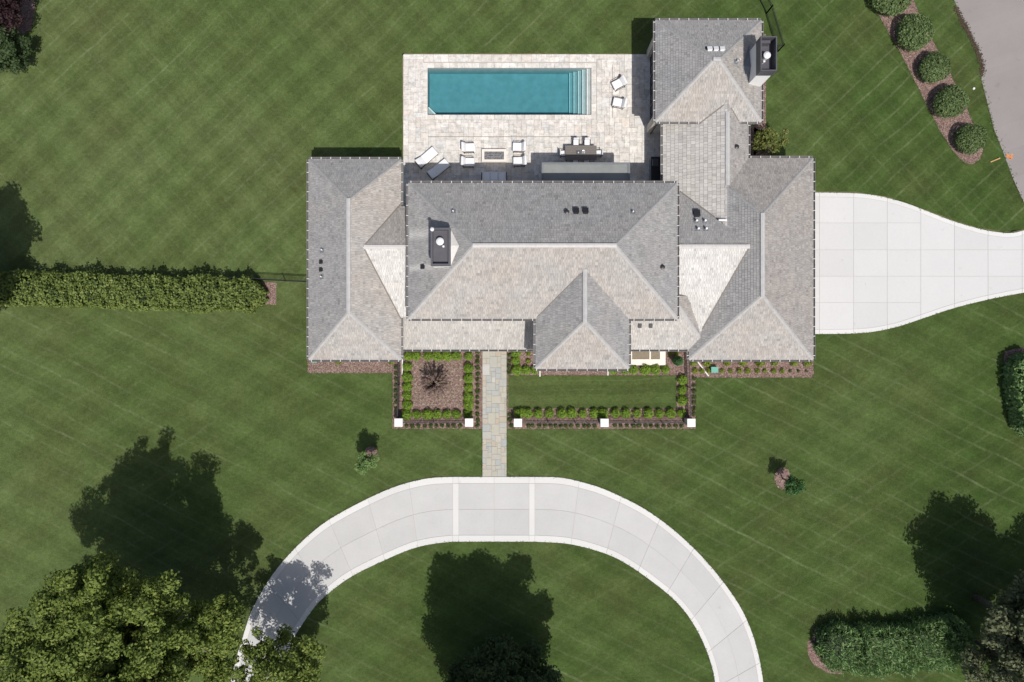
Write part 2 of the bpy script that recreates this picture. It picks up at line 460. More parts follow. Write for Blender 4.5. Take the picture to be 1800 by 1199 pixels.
# ------------------------------------------------------------------ mesh helpers
class MB:
    def __init__(self):
        self.v, self.f = [], []

    def poly(self, pts):
        i = len(self.v)
        self.v += [tuple(p) for p in pts]
        self.f.append(tuple(range(i, i + len(pts))))
        return self

    def prism(self, pts, z0, z1):
        """vertical prism over a ccw plan polygon"""
        n, i = len(pts), len(self.v)
        self.v += [(p[0], p[1], z0) for p in pts] + [(p[0], p[1], z1) for p in pts]
        self.f.append(tuple(i + n + k for k in range(n)))
        self.f.append(tuple(i + n - 1 - k for k in range(n)))
        for k in range(n):
            q = (k + 1) % n
            self.f.append((i + k, i + q, i + n + q, i + n + k))
        return self

    def box(self, x0, x1, y0, y1, z0, z1):
        if x0 > x1: x0, x1 = x1, x0
        if y0 > y1: y0, y1 = y1, y0
        return self.prism([(x0, y0), (x1, y0), (x1, y1), (x0, y1)], z0, z1)

    def obox(self, c, ax, ay, az):
        """oriented box: centre and three half-axis vectors"""
        c, ax, ay, az = map(Vector, (c, ax, ay, az))
        i = len(self.v)
        for sz in (-1, 1):
            for sx, sy in ((-1, -1), (1, -1), (1, 1), (-1, 1)):
                self.v.append(tuple(c + ax * sx + ay * sy + az * sz))
        for f in ((3, 2, 1, 0), (4, 5, 6, 7), (0, 1, 5, 4), (1, 2, 6, 5), (2, 3, 7, 6), (3, 0, 4, 7)):
            self.f.append(tuple(i + k for k in f))
        return self

    def bar(self, a, b, w, h=None):
        a, b = Vector(a), Vector(b)
        d = b - a
        h = w if h is None else h
        up = Vector((0, 0, 1)) if abs(d.normalized().z) < 0.95 else Vector((1, 0, 0))
        sx = d.cross(up).normalized()
        sz = sx.cross(d).normalized()
        return self.obox((a + b) / 2, d / 2, sx * w / 2, sz * h / 2)

    def tube(self, pts, radii, seg=8):
        i0 = len(self.v)
        pts = [Vector(p) for p in pts]
        for k, p in enumerate(pts):
            d = (pts[min(k + 1, len(pts) - 1)] - pts[max(k - 1, 0)]).normalized()
            up = Vector((0, 0, 1)) if abs(d.z) < 0.9 else Vector((1, 0, 0))
            sx = d.cross(up).normalized()
            sy = sx.cross(d).normalized()
            for s in range(seg):
                a = 2 * math.pi * s / seg
                self.v.append(tuple(p + (sx * math.cos(a) + sy * math.sin(a)) * radii[k]))
        for k in range(len(pts) - 1):
            for s in range(seg):
                q = (s + 1) % seg
                self.f.append((i0 + k * seg + s, i0 + k * seg + q, i0 + (k + 1) * seg + q, i0 + (k + 1) * seg + s))
        self.f.append(tuple(i0 + seg - 1 - s for s in range(seg)))
        self.f.append(tuple(i0 + (len(pts) - 1) * seg + s for s in range(seg)))
        return self

    def rbox(self, c, size, bevel=0.04, rot=None, seg=2):
        bm = bmesh.new()
        bmesh.ops.create_cube(bm, size=1.0)
        bmesh.ops.scale(bm, vec=size, verts=bm.verts)
        bmesh.ops.bevel(bm, geom=bm.edges[:], offset=min(bevel, min(size) * 0.45), segments=seg, affect='EDGES', profile=0.6)
        mtx = Matrix.Translation(c) @ (rot.to_4x4() if rot is not None else Matrix.Identity(4))
        i = len(self.v)
        bm.verts.index_update()
        self.v += [tuple(mtx @ v.co) for v in bm.verts]
        self.f += [tuple(i + v.index for v in f.verts) for f in bm.faces]
        bm.free()
        return self

    def disc_stack(self, c, prof, seg=16):
        """lathe: prof is a list of (r, z)"""
        i0 = len(self.v)
        for r, z in prof:
            for s in range(seg):
                a = 2 * math.pi * s / seg
                self.v.append((c[0] + r * math.cos(a), c[1] + r * math.sin(a), c[2] + z))
        for k in range(len(prof) - 1):
            for s in range(seg):
                q = (s + 1) % seg
                self.f.append((i0 + k * seg + s, i0 + k * seg + q, i0 + (k + 1) * seg + q, i0 + (k + 1) * seg + s))
        self.f.append(tuple(i0 + seg - 1 - s for s in range(seg)))
        self.f.append(tuple(i0 + (len(prof) - 1) * seg + s for s in range(seg)))
        return self

    def mesh(self, name, off=(0, 0, 0)):
        me = bpy.data.meshes.new(name)
        ox, oy, oz = off
        me.from_pydata([(x - ox, y - oy, z - oz) for x, y, z in self.v], [], self.f)
        me.update()
        return me

    def build(self, name, mat, parent=None, smooth=False, kind=None, label=None):
        """vertices are in world coordinates (or local ones when the parent sits at the origin)"""
        off = parent_off(parent)
        me = self.mesh(name, off)
        return link(name, me, mat, parent, smooth, kind, label)


def parent_off(p):
    o = Vector((0, 0, 0))
    while p is not None:
        o += p.location
        p = p.parent
    return o


def link(name, me, mat, parent=None, smooth=False, kind=None, label=None):
    me.materials.append(mat)
    if smooth:
        me.polygons.foreach_set('use_smooth', [True] * len(me.polygons))
    o = bpy.data.objects.new(name, me)
    COL.objects.link(o)
    if parent is not None:
        o.parent = parent
    if kind:
        o['kind'] = kind
    if label:
        o['label'] = label
    return o


def thing(name, label, cat, loc=(0, 0, 0), rotz=0.0, group=None):
    o = bpy.data.objects.new(name, None)
    o.empty_display_size = 0.3
    COL.objects.link(o)
    o.location = loc
    o.rotation_euler = (0, 0, rotz)
    o['label'] = label
    o['category'] = cat
    if group:
        o['group'] = group
    return o


def tag(o, label, cat, group=None):
    o['label'] = label
    o['category'] = cat
    if group:
        o['group'] = group
    return o


def struct(o):
    o['kind'] = 'structure'
    return o


def dup(root, loc, rotz=0.0, label=None, group=None, scale=None):
    r = root.copy()
    COL.objects.link(r)
    r.location = loc
    r.rotation_euler = (0, 0, rotz)
    if scale is not None:
        r.scale = scale
    if label:
        r['label'] = label
    if group:
        r['group'] = group
    for ch in list(root.children):
        c = ch.copy()
        COL.objects.link(c)
        c.parent = r
        for g in list(ch.children):
            d = g.copy()
            COL.objects.link(d)
            d.parent = c
    return r


ORD = ['first', 'second', 'third', 'fourth', 'fifth', 'sixth', 'seventh', 'eighth', 'ninth', 'tenth', 'eleventh', 'twelfth',
       'thirteenth', 'fourteenth', 'fifteenth', 'sixteenth', 'seventeenth', 'eighteenth', 'nineteenth', 'twentieth']


def clip_poly(poly, u0, u1, v0, v1):
    """clip a 2D polygon to a rectangle"""
    for ax, lim, sgn in ((0, u0, 1), (0, u1, -1), (1, v0, 1), (1, v1, -1)):
        out = []
        n = len(poly)
        for i in range(n):
            a, b = poly[i], poly[(i + 1) % n]
            da, db = (a[ax] - lim) * sgn, (b[ax] - lim) * sgn
            if da >= 0:
                out.append(a)
            if (da >= 0) != (db >= 0):
                k = da / (da - db)
                out.append((a[0] + (b[0] - a[0]) * k, a[1] + (b[1] - a[1]) * k))
        poly = out
        if len(poly) < 3:
            return []
    return poly


# ------------------------------------------------------------------ ground, lawn
POOL = (W(751, 119).x, W(1040, 119).x, W(751, 203).y, W(751, 119).y)     # x0 x1 y0 y1
PX0, PX1, PY0, PY1 = POOL
B = 400.0
g = MB()
hx0, hx1, hy0, hy1 = PX0 - 0.25, PX1 + 0.25, PY0 - 0.25, PY1 + 0.25
for x0, x1, y0, y1 in ((-B, B, hy1, B), (-B, B, -B, hy0), (-B, hx0, hy0, hy1), (hx1, B, hy0, hy1)):
    g.poly([(x0, y0, 0), (x1, y0, 0), (x1, y1, 0), (x0, y1, 0)])
struct(g.build('lawn', M['lawn']))


def bed(name, pts, z=0.012, mat=None, edge=0.0):
    """ground sheet with a slightly wavering edge, given in photo pixels"""
    out = []
    n = len(pts)
    for i in range(n):
        a, b = pts[i], pts[(i + 1) % n]
        d = math.hypot(b[0] - a[0], b[1] - a[1])
        m = max(1, int(d / 9))
        for k in range(m):
            t = k / m
            j = edge if k else 0
            out.append(W(a[0] + (b[0] - a[0]) * t + rnd.uniform(-j, j), a[1] + (b[1] - a[1]) * t + rnd.uniform(-j, j), 0))
    b = MB()
    area = sum(out[i].x * out[(i + 1) % len(out)].y - out[(i + 1) % len(out)].x * out[i].y for i in range(len(out)))
    if area < 0:
        out.reverse()
    b.prism([(p.x, p.y) for p in out], -0.05, z)
    return struct(b.build(name, mat or M['mulch']))


bed('mulch_bed', [(690, 600), (848, 600), (848, 754), (690, 754)], edge=0.6)
bed('mulch_bed', [(892, 600), (1223, 600), (1223, 754), (892, 754)], edge=0.6)
bed('mulch_bed', [(541, 600), (690, 600), (690, 656), (541, 656)], edge=0.6)
bed('mulch_bed', [(1223, 600), (1430, 600), (1430, 664), (1223, 664)], edge=0.6)
bed('mulch_bed', [(1325, 60), (1346, 60), (1346, 228), (1340, 240), (1325, 280)], edge=0.6)
bed('mulch_bed', [(1310, 215), (1338, 230), (1362, 250), (1355, 278), (1310, 290)], edge=0.8)
bed('mulch_bed', [(1520, -40), (1590, -40), (1610, 10), (1640, 73), (1677, 143), (1700, 190), (1728, 263), (1723, 280), (1708, 290),
                  (1693, 285), (1673, 263), (1650, 227), (1617, 160), (1577, 83), (1533, 7)], edge=0.7)
bed('mulch_bed', [(440, 495), (487, 497), (485, 536), (440, 536)], edge=1.0)
bed('mulch_bed', [(1432, 1105), (1428, 1125), (1419, 1128), (1420, 1150), (1430, 1168), (1455, 1183), (1480, 1185), (1480, 1110)], edge=0.8)
bed('mulch_bed', [(1766, 618), (1790, 612), (1850, 612), (1850, 640), (1764, 640)], edge=0.8)
for cx, cy, rx, ry in ((652, 801, 13, 17), (1376, 841, 15, 20)):
    bed('mulch_bed', [(cx + rx * math.cos(i * 0.45), cy + ry * math.sin(i * 0.45)) for i in range(14)], edge=0.5)
bed('mulch_bed', [(10, -20), (58, -20), (62, 15), (55, 52), (40, 60), (0, 60), (0, -20)], edge=0.8)
SOIL = simple('dry_edge_soil', (0.20, 0.165, 0.10), (0.10, 0.11, 0.045), scale=3.0, rough=0.95)
bed('soil_edge', [(706.8, 93.6), (1130, 94.2), (1130, 97), (706.8, 97)], 0.006, SOIL, 0.6)
bed('soil_edge', [(707, 93), (710, 93), (710, 275), (707.6, 275)], 0.006, SOIL, 0.6)
bed('soil_edge', [(1432, 336), (1500, 337), (1560, 346), (1630, 369.5), (1675, 387), (1720, 400.5), (1776, 408), (1800, 403), (1800, 408), (1720, 405), (1560, 351), (1432, 341)], 0.006, SOIL, 0.7)
# lawn panel inside the right-hand front garden
gl_ = MB()
a, b = W(893.5, 660), W(1189, 718)
gl_.box(a.x, b.x, b.y, a.y, -0.05, 0.03)
struct(gl_.build('garden_lawn', M['garden_lawn']))

# ------------------------------------------------------------------ road
road_l = [(1660, -60), (1677, 0), (1688, 27), (1699, 45), (1707, 60), (1717, 82), (1726, 110), (1727, 125), (1725, 140), (1737, 187), (1747, 227), (1763, 267),
          (1780, 313), (1800, 357), (1830, 400), (1850, 500), (1900, 700), (1960, 1300)]
rb = MB()
for (x0, y0), (x1, y1) in zip(road_l, road_l[1:]):
    p, q = W(x0, y0), W(x1, y1)
    rb.poly([(p.x, p.y, 0.016), (q.x, q.y, 0.016), (q.x + 9, q.y + 3, 0.016), (p.x + 9, p.y + 3, 0.016)])
struct(rb.build('road', M['asphalt']))
# leaf litter gathered along the edge of the road
lit = MB()
pts = [(1681, 12), (1690, 32), (1701, 52), (1711, 72), (1722, 95), (1729, 116), (1727, 132)]
for (x0, y0), (x1, y1) in zip(pts, pts[1:]):
    for k in range(150):
        t = rnd.random()
        c = W(x0 + (x1 - x0) * t + rnd.gauss(-1, 2.6), y0 + (y1 - y0) * t + rnd.uniform(-3, 3), 0.03)
        a_ = rnd.uniform(0, 6.3)
        s_ = rnd.uniform(0.03, 0.08)
        d1 = Vector((math.cos(a_), math.sin(a_), rnd.uniform(-0.3, 0.3))) * s_
        d2 = Vector((-math.sin(a_), math.cos(a_), rnd.uniform(-0.3, 0.3))) * s_ * 0.6
        lit.poly([c - d1, c + d2, c + d1, c - d2])
o = lit.build('leaf_litter', simple('dead_leaves', (0.10, 0.065, 0.05), (0.05, 0.035, 0.03), scale=20, rough=0.95, rand=0.8))
o['kind'] = 'stuff'
mk_ = MB()
for x, y, r in ((1772, 274, 0.16), (1777, 277, 0.14), (1779, 272, 0.1), (1775, 279, 0.09)):
    c = W(x, y, 0.022)
    mk_.poly([(c.x + r * math.cos(i * 0.7) * rnd.uniform(0.7, 1.2), c.y + r * math.sin(i * 0.7) * rnd.uniform(0.6, 1.1), 0.022) for i in range(9)])
struct(mk_.build('road_marking', M['orange']))
st = MB()
st.bar(W(1741, 285, 0.05), W(1758, 278, 0.09), 0.09, 0.05)
tag(st.build('wooden_stake', M['wood']), 'pale wooden stake lying on the grass near the orange paint marks', 'stake')
mkr = MB()
mkr.disc_stack(W(1711, 156, 0), [(0.02, 0.0), (0.10, 0.02), (0.09, 0.09), (0.03, 0.12)], 10)
tag(mkr.build('ground_marker', M['white']), 'tiny white marker on the grass verge beside the road', 'marker')


# ------------------------------------------------------------------ concrete drives
def cat_path(pts, n):
    """arc-length resampling of a Catmull-Rom curve through pixel points"""
    P = [Vector((x, y, 0)) for x, y in pts]
    P = [P[0] * 2 - P[1]] + P + [P[-1] * 2 - P[-2]]
    d = []
    for i in range(1, len(P) - 2):
        for k in range(16):
            t = k / 16
            p0, p1, p2, p3 = P[i - 1], P[i], P[i + 1], P[i + 2]
            d.append(0.5 * ((2 * p1) + (p2 - p0) * t + (2 * p0 - 5 * p1 + 4 * p2 - p3) * t * t + (3 * p1 - p0 - 3 * p2 + p3) * t ** 3))
    d.append(P[-2])
    L = [0.0]
    for p, q in zip(d, d[1:]):
        L.append(L[-1] + (q - p).length)
    out, j = [], 0
    for k in range(n + 1):
        s = L[-1] * k / n
        while j < len(L) - 2 and L[j + 1] < s:
            j += 1
        f = (s - L[j]) / max(1e-6, L[j + 1] - L[j])
        out.append(d[j].lerp(d[j + 1], min(1, max(0, f))))
    return out


drive = thing('drive_root', '', '')
bpy.data.objects.remove(drive)
oL = cat_path([(796, 838), (752, 840.5), (704, 852), (657, 871), (597, 902), (559, 927), (515, 967), (477, 1013), (444, 1070), (426, 1123), (412, 1170), (402, 1225), (397, 1310), (396, 1400)], 50)
iL = cat_path([(796, 952), (761, 956), (723, 965), (673, 986), (622, 1011), (587, 1035), (559, 1060), (540, 1085), (521, 1114), (510, 1139), (500, 1170), (492, 1225), (486, 1310), (484, 1400)], 50)
oR = cat_path([(940, 838), (984, 839), (1024, 847.5), (1068, 862), (1134, 895), (1193, 939), (1248, 994), (1296, 1058), (1321, 1110), (1336, 1165), (1344, 1225), (1347, 1310), (1347, 1400)], 50)
iR = cat_path([(940, 952), (999, 956), (1050, 968.5), (1087, 983), (1131, 1011), (1186, 1055), (1222, 1102), (1248, 1161), (1259, 1220), (1263, 1310), (1263, 1400)], 50)
base = MB()


def strip(mb, A_, B_, z0, z1):
    n = len(A_)
    i = len(mb.v)
    for p, q in zip(A_, B_):
        for s_, z in ((p, z1), (q, z1), (q, z0), (p, z0)):
            w = W(s_.x, s_.y)
            mb.v.append((w.x, w.y, z))
    for k in range(n - 1):
        a0, b0 = i + k * 4, i + k * 4 + 4
        for s in range(4):
            t = (s + 1) % 4
            mb.f.append((a0 + s, a0 + t, b0 + t, b0 + s))
    mb.f.append((i, i + 1, i + 2, i + 3))
    mb.f.append((i + n * 4 - 1, i + n * 4 - 2, i + n * 4 - 3, i + n * 4 - 4))


ST_o = [Vector((796 + 144 * k / 4, 838, 0)) for k in range(5)]
ST_i = [Vector((796 + 144 * k / 4, 952, 0)) for k in range(5)]
base = MB()
strip(base, oL[::-1] + ST_o[1:-1] + oR, iL[::-1] + ST_i[1:-1] + iR, -0.1, 0.03)
drive = struct(base.build('driveway', M['joint']))
BF = 11.5 / 114.0


def lerp_seg(o_, i_, f0, f1, k0, k1, gap, t_gap):
    """cells of the drive between two cross joints and two fractions of its width"""
    A_, B_ = [], []
    for k in range(k0, k1 + 1):
        o2, i2 = o_[k], i_[k]
        A_.append(o2.lerp(i2, f0 + gap))
        B_.append(o2.lerp(i2, f1 - gap))
    def pull(L_):
        L_ = list(L_)
        d0 = (L_[1] - L_[0]).normalized() * t_gap
        d1 = (L_[-1] - L_[-2]).normalized() * t_gap
        L_[0] = L_[0] + d0
        L_[-1] = L_[-1] - d1
        return L_
    return pull(A_), pull(B_)


def drive_panel(o_, i_, f0, f1, k0, k1, name, mat, z=0.05):
    A_, B_ = lerp_seg(o_, i_, f0, f1, k0, k1, 0.0026, 0.28)
    m_ = MB()
    strip(m_, A_, B_, 0.02, z)
    m_.build(name, mat, drive)


for o_, i_ in ((oL, iL), (oR, iR)):
    for k in range(0, 50, 5):
        drive_panel(o_, i_, 0.0, BF, k, k + 5, 'border_panel', M['concrete_edge'], 0.056)
        drive_panel(o_, i_, BF, 0.5, k, k + 5, 'concrete_panel', M['concrete'])
        drive_panel(o_, i_, 0.5, 1 - BF, k, k + 5, 'concrete_panel', M['concrete'])
        drive_panel(o_, i_, 1 - BF, 1.0, k, k + 5, 'border_panel', M['concrete_edge'], 0.056)
for x0, x1, nm, mt in ((796, 806.5, 'border_panel', 'concrete_edge'), (806.5, 868.5, 'concrete_panel', 'concrete'), (868.5, 930, 'concrete_panel', 'concrete'), (930, 940, 'border_panel', 'concrete_edge')):
    oo = [Vector((x0, 838, 0)), Vector((x1, 838, 0))]
    ii = [Vector((x0, 952, 0)), Vector((x1, 952, 0))]
    drive_panel(oo, ii, 0.0, BF, 0, 1, 'border_panel', M['concrete_edge'], 0.056)
    if nm == 'border_panel':
        drive_panel(oo, ii, BF, 1 - BF, 0, 1, nm, M[mt], 0.056)
    else:
        drive_panel(oo, ii, BF, 0.5, 0, 1, nm, M[mt])
        drive_panel(oo, ii, 0.5, 1 - BF, 0, 1, nm, M[mt])
    drive_panel(oo, ii, 1 - BF, 1.0, 0, 1, 'border_panel', M['concrete_edge'], 0.056)

# garage forecourt on the right
topE = [(1370, 338.5), (1430, 338.7), (1499, 340), (1532, 343), (1560, 348.5), (1595, 358.5), (1630, 372), (1674.6, 389), (1719, 402), (1747, 407.6), (1776, 410), (1800, 405), (1830, 396), (1866, 384)]
botE = [(1370, 587), (1430, 587), (1499, 586), (1541, 582), (1581, 573), (1618.6, 560.6), (1674.6, 542), (1735, 526.7), (1800, 514), (1830, 508), (1866, 502)]


def smooth_fn(pts):
    P = cat_path(pts, 400)
    def f(x):
        for a_, b_ in zip(P, P[1:]):
            if a_.x <= x <= b_.x:
                t = (x - a_.x) / max(1e-6, b_.x - a_.x)
                return a_.y + (b_.y - a_.y) * t
        return P[-1].y if x > P[-1].x else P[0].y
    return f


fT, fB = smooth_fn(topE), smooth_fn(botE)
xs = [1370 + 6 * k for k in range(82)]
base = MB()
strip(base, [Vector((x, fT(x) - 0.3, 0)) for x in xs], [Vector((x, fB(x) + 0.3, 0)) for x in xs], -0.1, 0.03)
court = struct(base.build('driveway', M['joint']))
xj = [1372, 1440, 1500, 1559, 1618, 1677, 1736, 1796, 1852]
yj = [300, 392, 439.3, 485.7, 532, 620]
BW = 7.5
for x0, x1 in zip(xj, xj[1:]):
    sl = [x0 + 0.24 + (x1 - x0 - 0.48) * k / 8 for k in range(9)]
    for fn, sg in ((fT, 1), (fB, -1)):
        m_ = MB()
        strip(m_, [Vector((x, fn(x), 0)) for x in sl], [Vector((x, fn(x) + sg * (BW - 0.3), 0)) for x in sl], 0.02, 0.056)
        m_.build('border_panel', M['concrete_edge'], court)
    rows = yj if x1 <= 1620 else [300, 439.3, 485.7, 620]
    for y0, y1 in zip(rows, rows[1:]):
        A_, B_ = [], []
        for x in sl:
            t_, b_ = max(y0 + 0.24, fT(x) + BW + 0.2), min(y1 - 0.24, fB(x) - BW - 0.2)
            if b_ - t_ > 1:
                A_.append(Vector((x, t_, 0)))
                B_.append(Vector((x, b_, 0)))
        if len(A_) > 1:
            m_ = MB()
            strip(m_, A_, B_, 0.02, 0.05)
            m_.build('concrete_panel', M['concrete_pale'], court)

# ------------------------------------------------------------------ flagstone walk
MOD = 0.15
wk = MB()
wa, wb = W(848, 560), W(890.5, 837.6)
wk.box(wa.x, wb.x, wb.y, wa.y, -0.05, 0.025)
walk = struct(wk.build('front_path', M['joint_dark']))


def tile_grid(nx, ny, blocked, sizes, rg):
    occ = [[blocked(i, j) for j in range(ny)] for i in range(nx)]
    out = []
    for j in range(ny):
        for i in range(nx):
            if occ[i][j]:
                continue
            opts = sizes[:]
            rg.shuffle(opts)
            opts.append((1, 1))
            for w_, h_ in opts:
                if i + w_ > nx or j + h_ > ny:
                    continue
                if any(occ[i + a_][j + b_] for a_ in range(w_) for b_ in range(h_)):
                    continue
                for a_ in range(w_):
                    for b_ in range(h_):
                        occ[i + a_][j + b_] = True
                out.append((i, j, w_, h_))
                break
    return out


tile_cache = {}


def tile_mesh(nm, sx, sy, th, gap, mat):
    key = (nm, round(sx, 3), round(sy, 3))
    if key not in tile_cache:
        m_ = MB()
        hx, hy = sx / 2 - gap, sy / 2 - gap
        c = 0.012
        i = len(m_.v)
        for z, q in ((0, 0), (th - c, 0), (th, c)):
            m_.v += [(-hx + q, -hy + q, z), (hx - q, -hy + q, z), (hx - q, hy - q, z), (-hx + q, hy - q, z)]
        m_.f.append((8, 9, 10, 11))
        for r_ in (0, 4):
            for s in range(4):
                t = (s + 1) % 4
                m_.f.append((r_ + s, r_ + t, r_ + 4 + t, r_ + 4 + s))
        me = m_.mesh(nm)
        me.materials.append(mat)
        tile_cache[key] = me
    return tile_cache[key]


def lay(parent, nm, x, y, sx, sy, z, th, gap, mat):
    o = bpy.data.objects.new(nm, tile_mesh(nm, sx, sy, th, gap, mat))
    COL.objects.link(o)
    o.parent = parent
    o.location = Vector((x, y, z)) - parent.location
    return o


rg = random.Random(11)
nx, ny = 13, int((wa.y - wb.y) / MOD)
mx = (wb.x - wa.x) / nx
for i, j, w_, h_ in tile_grid(nx, ny, lambda i, j: False, [(4, 3), (3, 4), (5, 4), (4, 4), (3, 3), (4, 6), (3, 2), (5, 3), (2, 3)], rg):
    x, y = wa.x + (i + w_ / 2) * mx, wb.y + (j + h_ / 2) * MOD
    if y > 0.9:
        continue
    lay(walk, 'flagstone', x, y, w_ * mx, h_ * MOD, 0.024 + rg.uniform(0, 0.008), 0.035, 0.0045, M['flag'])

# ------------------------------------------------------------------ pool terrace
ta, tb = W(709, 96), W(1168, 362)
pt = MB()
for x0, x1, y0, y1 in ((ta.x, tb.x, hy1 - 0.05, ta.y), (ta.x, tb.x, tb.y, hy0 + 0.05), (ta.x, hx0 + 0.05, hy0 + 0.05, hy1 - 0.05), (hx1 - 0.05, tb.x, hy0 + 0.05, hy1 - 0.05)):
    pt.box(x0, x1, y0, y1, -0.08, 0.03)
patio = struct(pt.build('patio', M['joint_dark']))
MOD = 0.2
nx, ny = int((tb.x - ta.x) / MOD), int((ta.y - tb.y) / MOD)
mx, my = (tb.x - ta.x) / nx, (ta.y - tb.y) / ny
CW = 0.36


def blocked(i, j):
    x, y = ta.x + (i + 0.5) * mx, tb.y + (j + 0.5) * my
    return PX0 - CW < x < PX1 + CW and PY0 - CW < y < PY1 + CW


tiles = tile_grid(nx, ny, blocked, [(4, 3), (3, 4), (3, 3), (4, 2), (2, 4), (3, 2), (2, 3), (2, 2), (3, 3), (4, 3)], rg)
seen = lambda t: t[2] * t[3] * (0.2 if (tb.y + t[1] * my < W(0, 322, 6.2).y or ta.x + t[0] * mx > 11.3) else 1.0)
tiles.sort(key=seen, reverse=True)
rest = MB()
for n_, (i, j, w_, h_) in enumerate(tiles):
    x, y = ta.x + (i + w_ / 2) * mx, tb.y + (j + h_ / 2) * my
    z = 0.026 + rg.uniform(0, 0.006)
    if n_ < 300:
        lay(patio, 'paver', x, y, w_ * mx, h_ * my, z, 0.04, 0.006, M['paver'])
    else:
        rest.box(x - w_ * mx / 2 + 0.006, x + w_ * mx / 2 - 0.006, y - h_ * my / 2 + 0.006, y + h_ * my / 2 - 0.006, z, z + 0.04)
rest.build('small_paver', M['paver'], patio, kind='stuff')
ncx, ncy = 22, 7
M['coping'] = concrete_mat('coping_stone', (0.76, 0.74, 0.715), 0.05)
for k in range(ncx):
    sx = (PX1 - PX0) / ncx
    for y in (PY0 - CW / 2 + 0.02, PY1 + CW / 2 - 0.02):
        lay(patio, 'coping_stone', PX0 + (k + 0.5) * sx, y, sx, CW + 0.04, 0.03, 0.05, 0.005, M['paver'])
for k in range(ncy):
    sy = (PY1 - PY0 + 2 * CW) / ncy
    for x in (PX0 - CW / 2 + 0.02, PX1 + CW / 2 - 0.02):
        lay(patio, 'coping_stone', x, PY0 - CW + (k + 0.5) * sy, CW + 0.04, sy, 0.03, 0.05, 0.005, M['paver'])
for (a_, b_) in (((753, 240.3), (1036, 240.3)), ((1077, 114), (1077, 207))):
    m_ = MB()
    m_.bar(W(a_[0], a_[1], 0.072), W(b_[0], b_[1], 0.072), 0.035, 0.01)
    m_.build('slot_drain', simple('drain_slot', (0.20, 0.17, 0.14)), patio)

# ------------------------------------------------------------------ swimming pool
pool = thing('swimming_pool', 'long rectangular teal swimming pool set into the pale stone terrace', 'pool', ((PX0 + PX1) / 2, (PY0 + PY1) / 2, 0))
D = -1.25
q = 0.035
bs = MB()
x0, x1, y0, y1 = PX0 + q, PX1 - q, PY0 + q, PY1 - q
bs.poly([(x0, y0, D), (x1, y0, D), (x1, y1, D), (x0, y1, D)])
bs.poly([(x0, y1, D), (x1, y1, D), (x1, y1, 0.04), (x0, y1, 0.04)])
bs.poly([(x1, y0, D), (x0, y0, D), (x0, y0, 0.04), (x1, y0, 0.04)])
bs.poly([(x0, y0, D), (x0, y1, D), (x0, y1, 0.04), (x0, y0, 0.04)])
bs.poly([(x1, y1, D), (x1, y0, D), (x1, y0, 0.04), (x1, y1, 0.04)])
bs.build('basin', M['plaster'], pool)
xst = W(1002.5, 0).x
for k in range(5):
    xa = xst + (x1 - xst) * k / 5
    zt = D + (0.0 - 0.12 - D) * (k + 1) / 5
    sb = MB()
    sb.box(xa + 0.001 * k, x1 - 0.002 - 0.001 * k, y0 + 0.002 + 0.001 * k, y1 - 0.002 - 0.001 * k, D + 0.001 * (k + 1), zt)
    so = sb.build('step', M['plaster'], pool)
    nb = MB()
    nb.box(xa - 0.015, xa + 0.055, y0 + 0.01, y1 - 0.01, zt - 0.04, zt + 0.012)
    nb.build('nosing', M['nosing'], so)
cb = MB()
p1, p2 = W(752, 186), W(768, 203)
cb.prism([(x0 + 0.004, y0 + 0.004), (p2.x, y0 + 0.004), (x0 + 0.004, p1.y)], D + 0.01, -0.35)
co = cb.build('corner_bench', M['plaster'], pool)
nb = MB()
nb.bar((p2.x - 0.02, y0 + 0.03, -0.335), (x0 + 0.03, p1.y - 0.02, -0.335), 0.09, 0.05)
nb.build('nosing', M['nosing'], co)
for px, py in ((790, 150), (788, 189)):  # pale discs stand in for light rippling at the inlets; drains are made up
    c = W(px, py)
    db = MB()
    db.disc_stack((c.x, c.y, D), [(0.14, 0.004), (0.14, 0.015), (0.10, 0.02)], 14)
    db.build('ripple_light_disc', M['cap'], pool)
wb_ = MB()
wb_.box(x0 - 0.004, x1 + 0.004, y0 - 0.004, y1 + 0.004, D - 0.004, -0.07)
wb_.build('water', M['water'], pool)

# ------------------------------------------------------------------ the house
house = thing('house', 'large white house with many gray cedar-shingled hip roofs', 'house', (0, 0, 0))


class Roof:
    def __init__(self, label, mat, slab=0.22):
        self.planes = []
        self.mat = mat
        self.slab = slab
        self.label = label
        self.obj = None

    def add(self, pts, mat=None, expo=0.2, wid=(0.1, 0.24)):
        """pts: 3D polygon, first edge is the eave"""
        self.planes.append(([Vector(p) for p in pts], mat or self.mat, expo, wid))

    def build(self):
        sl = MB()
        for pts, _m, _e, _w in self.planes:
            n = len(pts)
            i = len(sl.v)
            sl.v += [tuple(p - Vector((0, 0, 0.025))) for p in pts] + [tuple(p - Vector((0, 0, self.slab))) for p in pts]
            sl.f.append(tuple(range(i, i + n)))
            sl.f.append(tuple(i + n + n - 1 - k for k in range(n)))
            for k in range(n):
                t = (k + 1) % n
                sl.f.append((i + k, i + n + k, i + n + t, i + t))
        self.obj = sl.build('roof', M['deck'], house, label=self.label)
        bym = {}
        for pts, m_, e_, w_ in self.planes:
            bym.setdefault(m_.name, (m_, MB()))
            shingles(bym[m_.name][1], pts, e_, w_)
        for m_, mb in bym.values():
            mb.build('shingles', m_, self.obj, kind='stuff')
        return self

    def z_at(self, idx, px, py):
        pts = self.planes[idx][0]
        n = (pts[1] - pts[0]).cross(pts[2] - pts[0]).normalized()
        a_, b_ = -n.x / n.z, -n.y / n.z
        c_ = pts[0].z - a_ * pts[0].x - b_ * pts[0].y
        u, v = (px - 900) / S / H, (599.5 - py) / S / H
        k = a_ * u + b_ * v
        z = (H * k + c_) / (1 + k)
        return Vector((u * (H - z), v * (H - z), z)), n


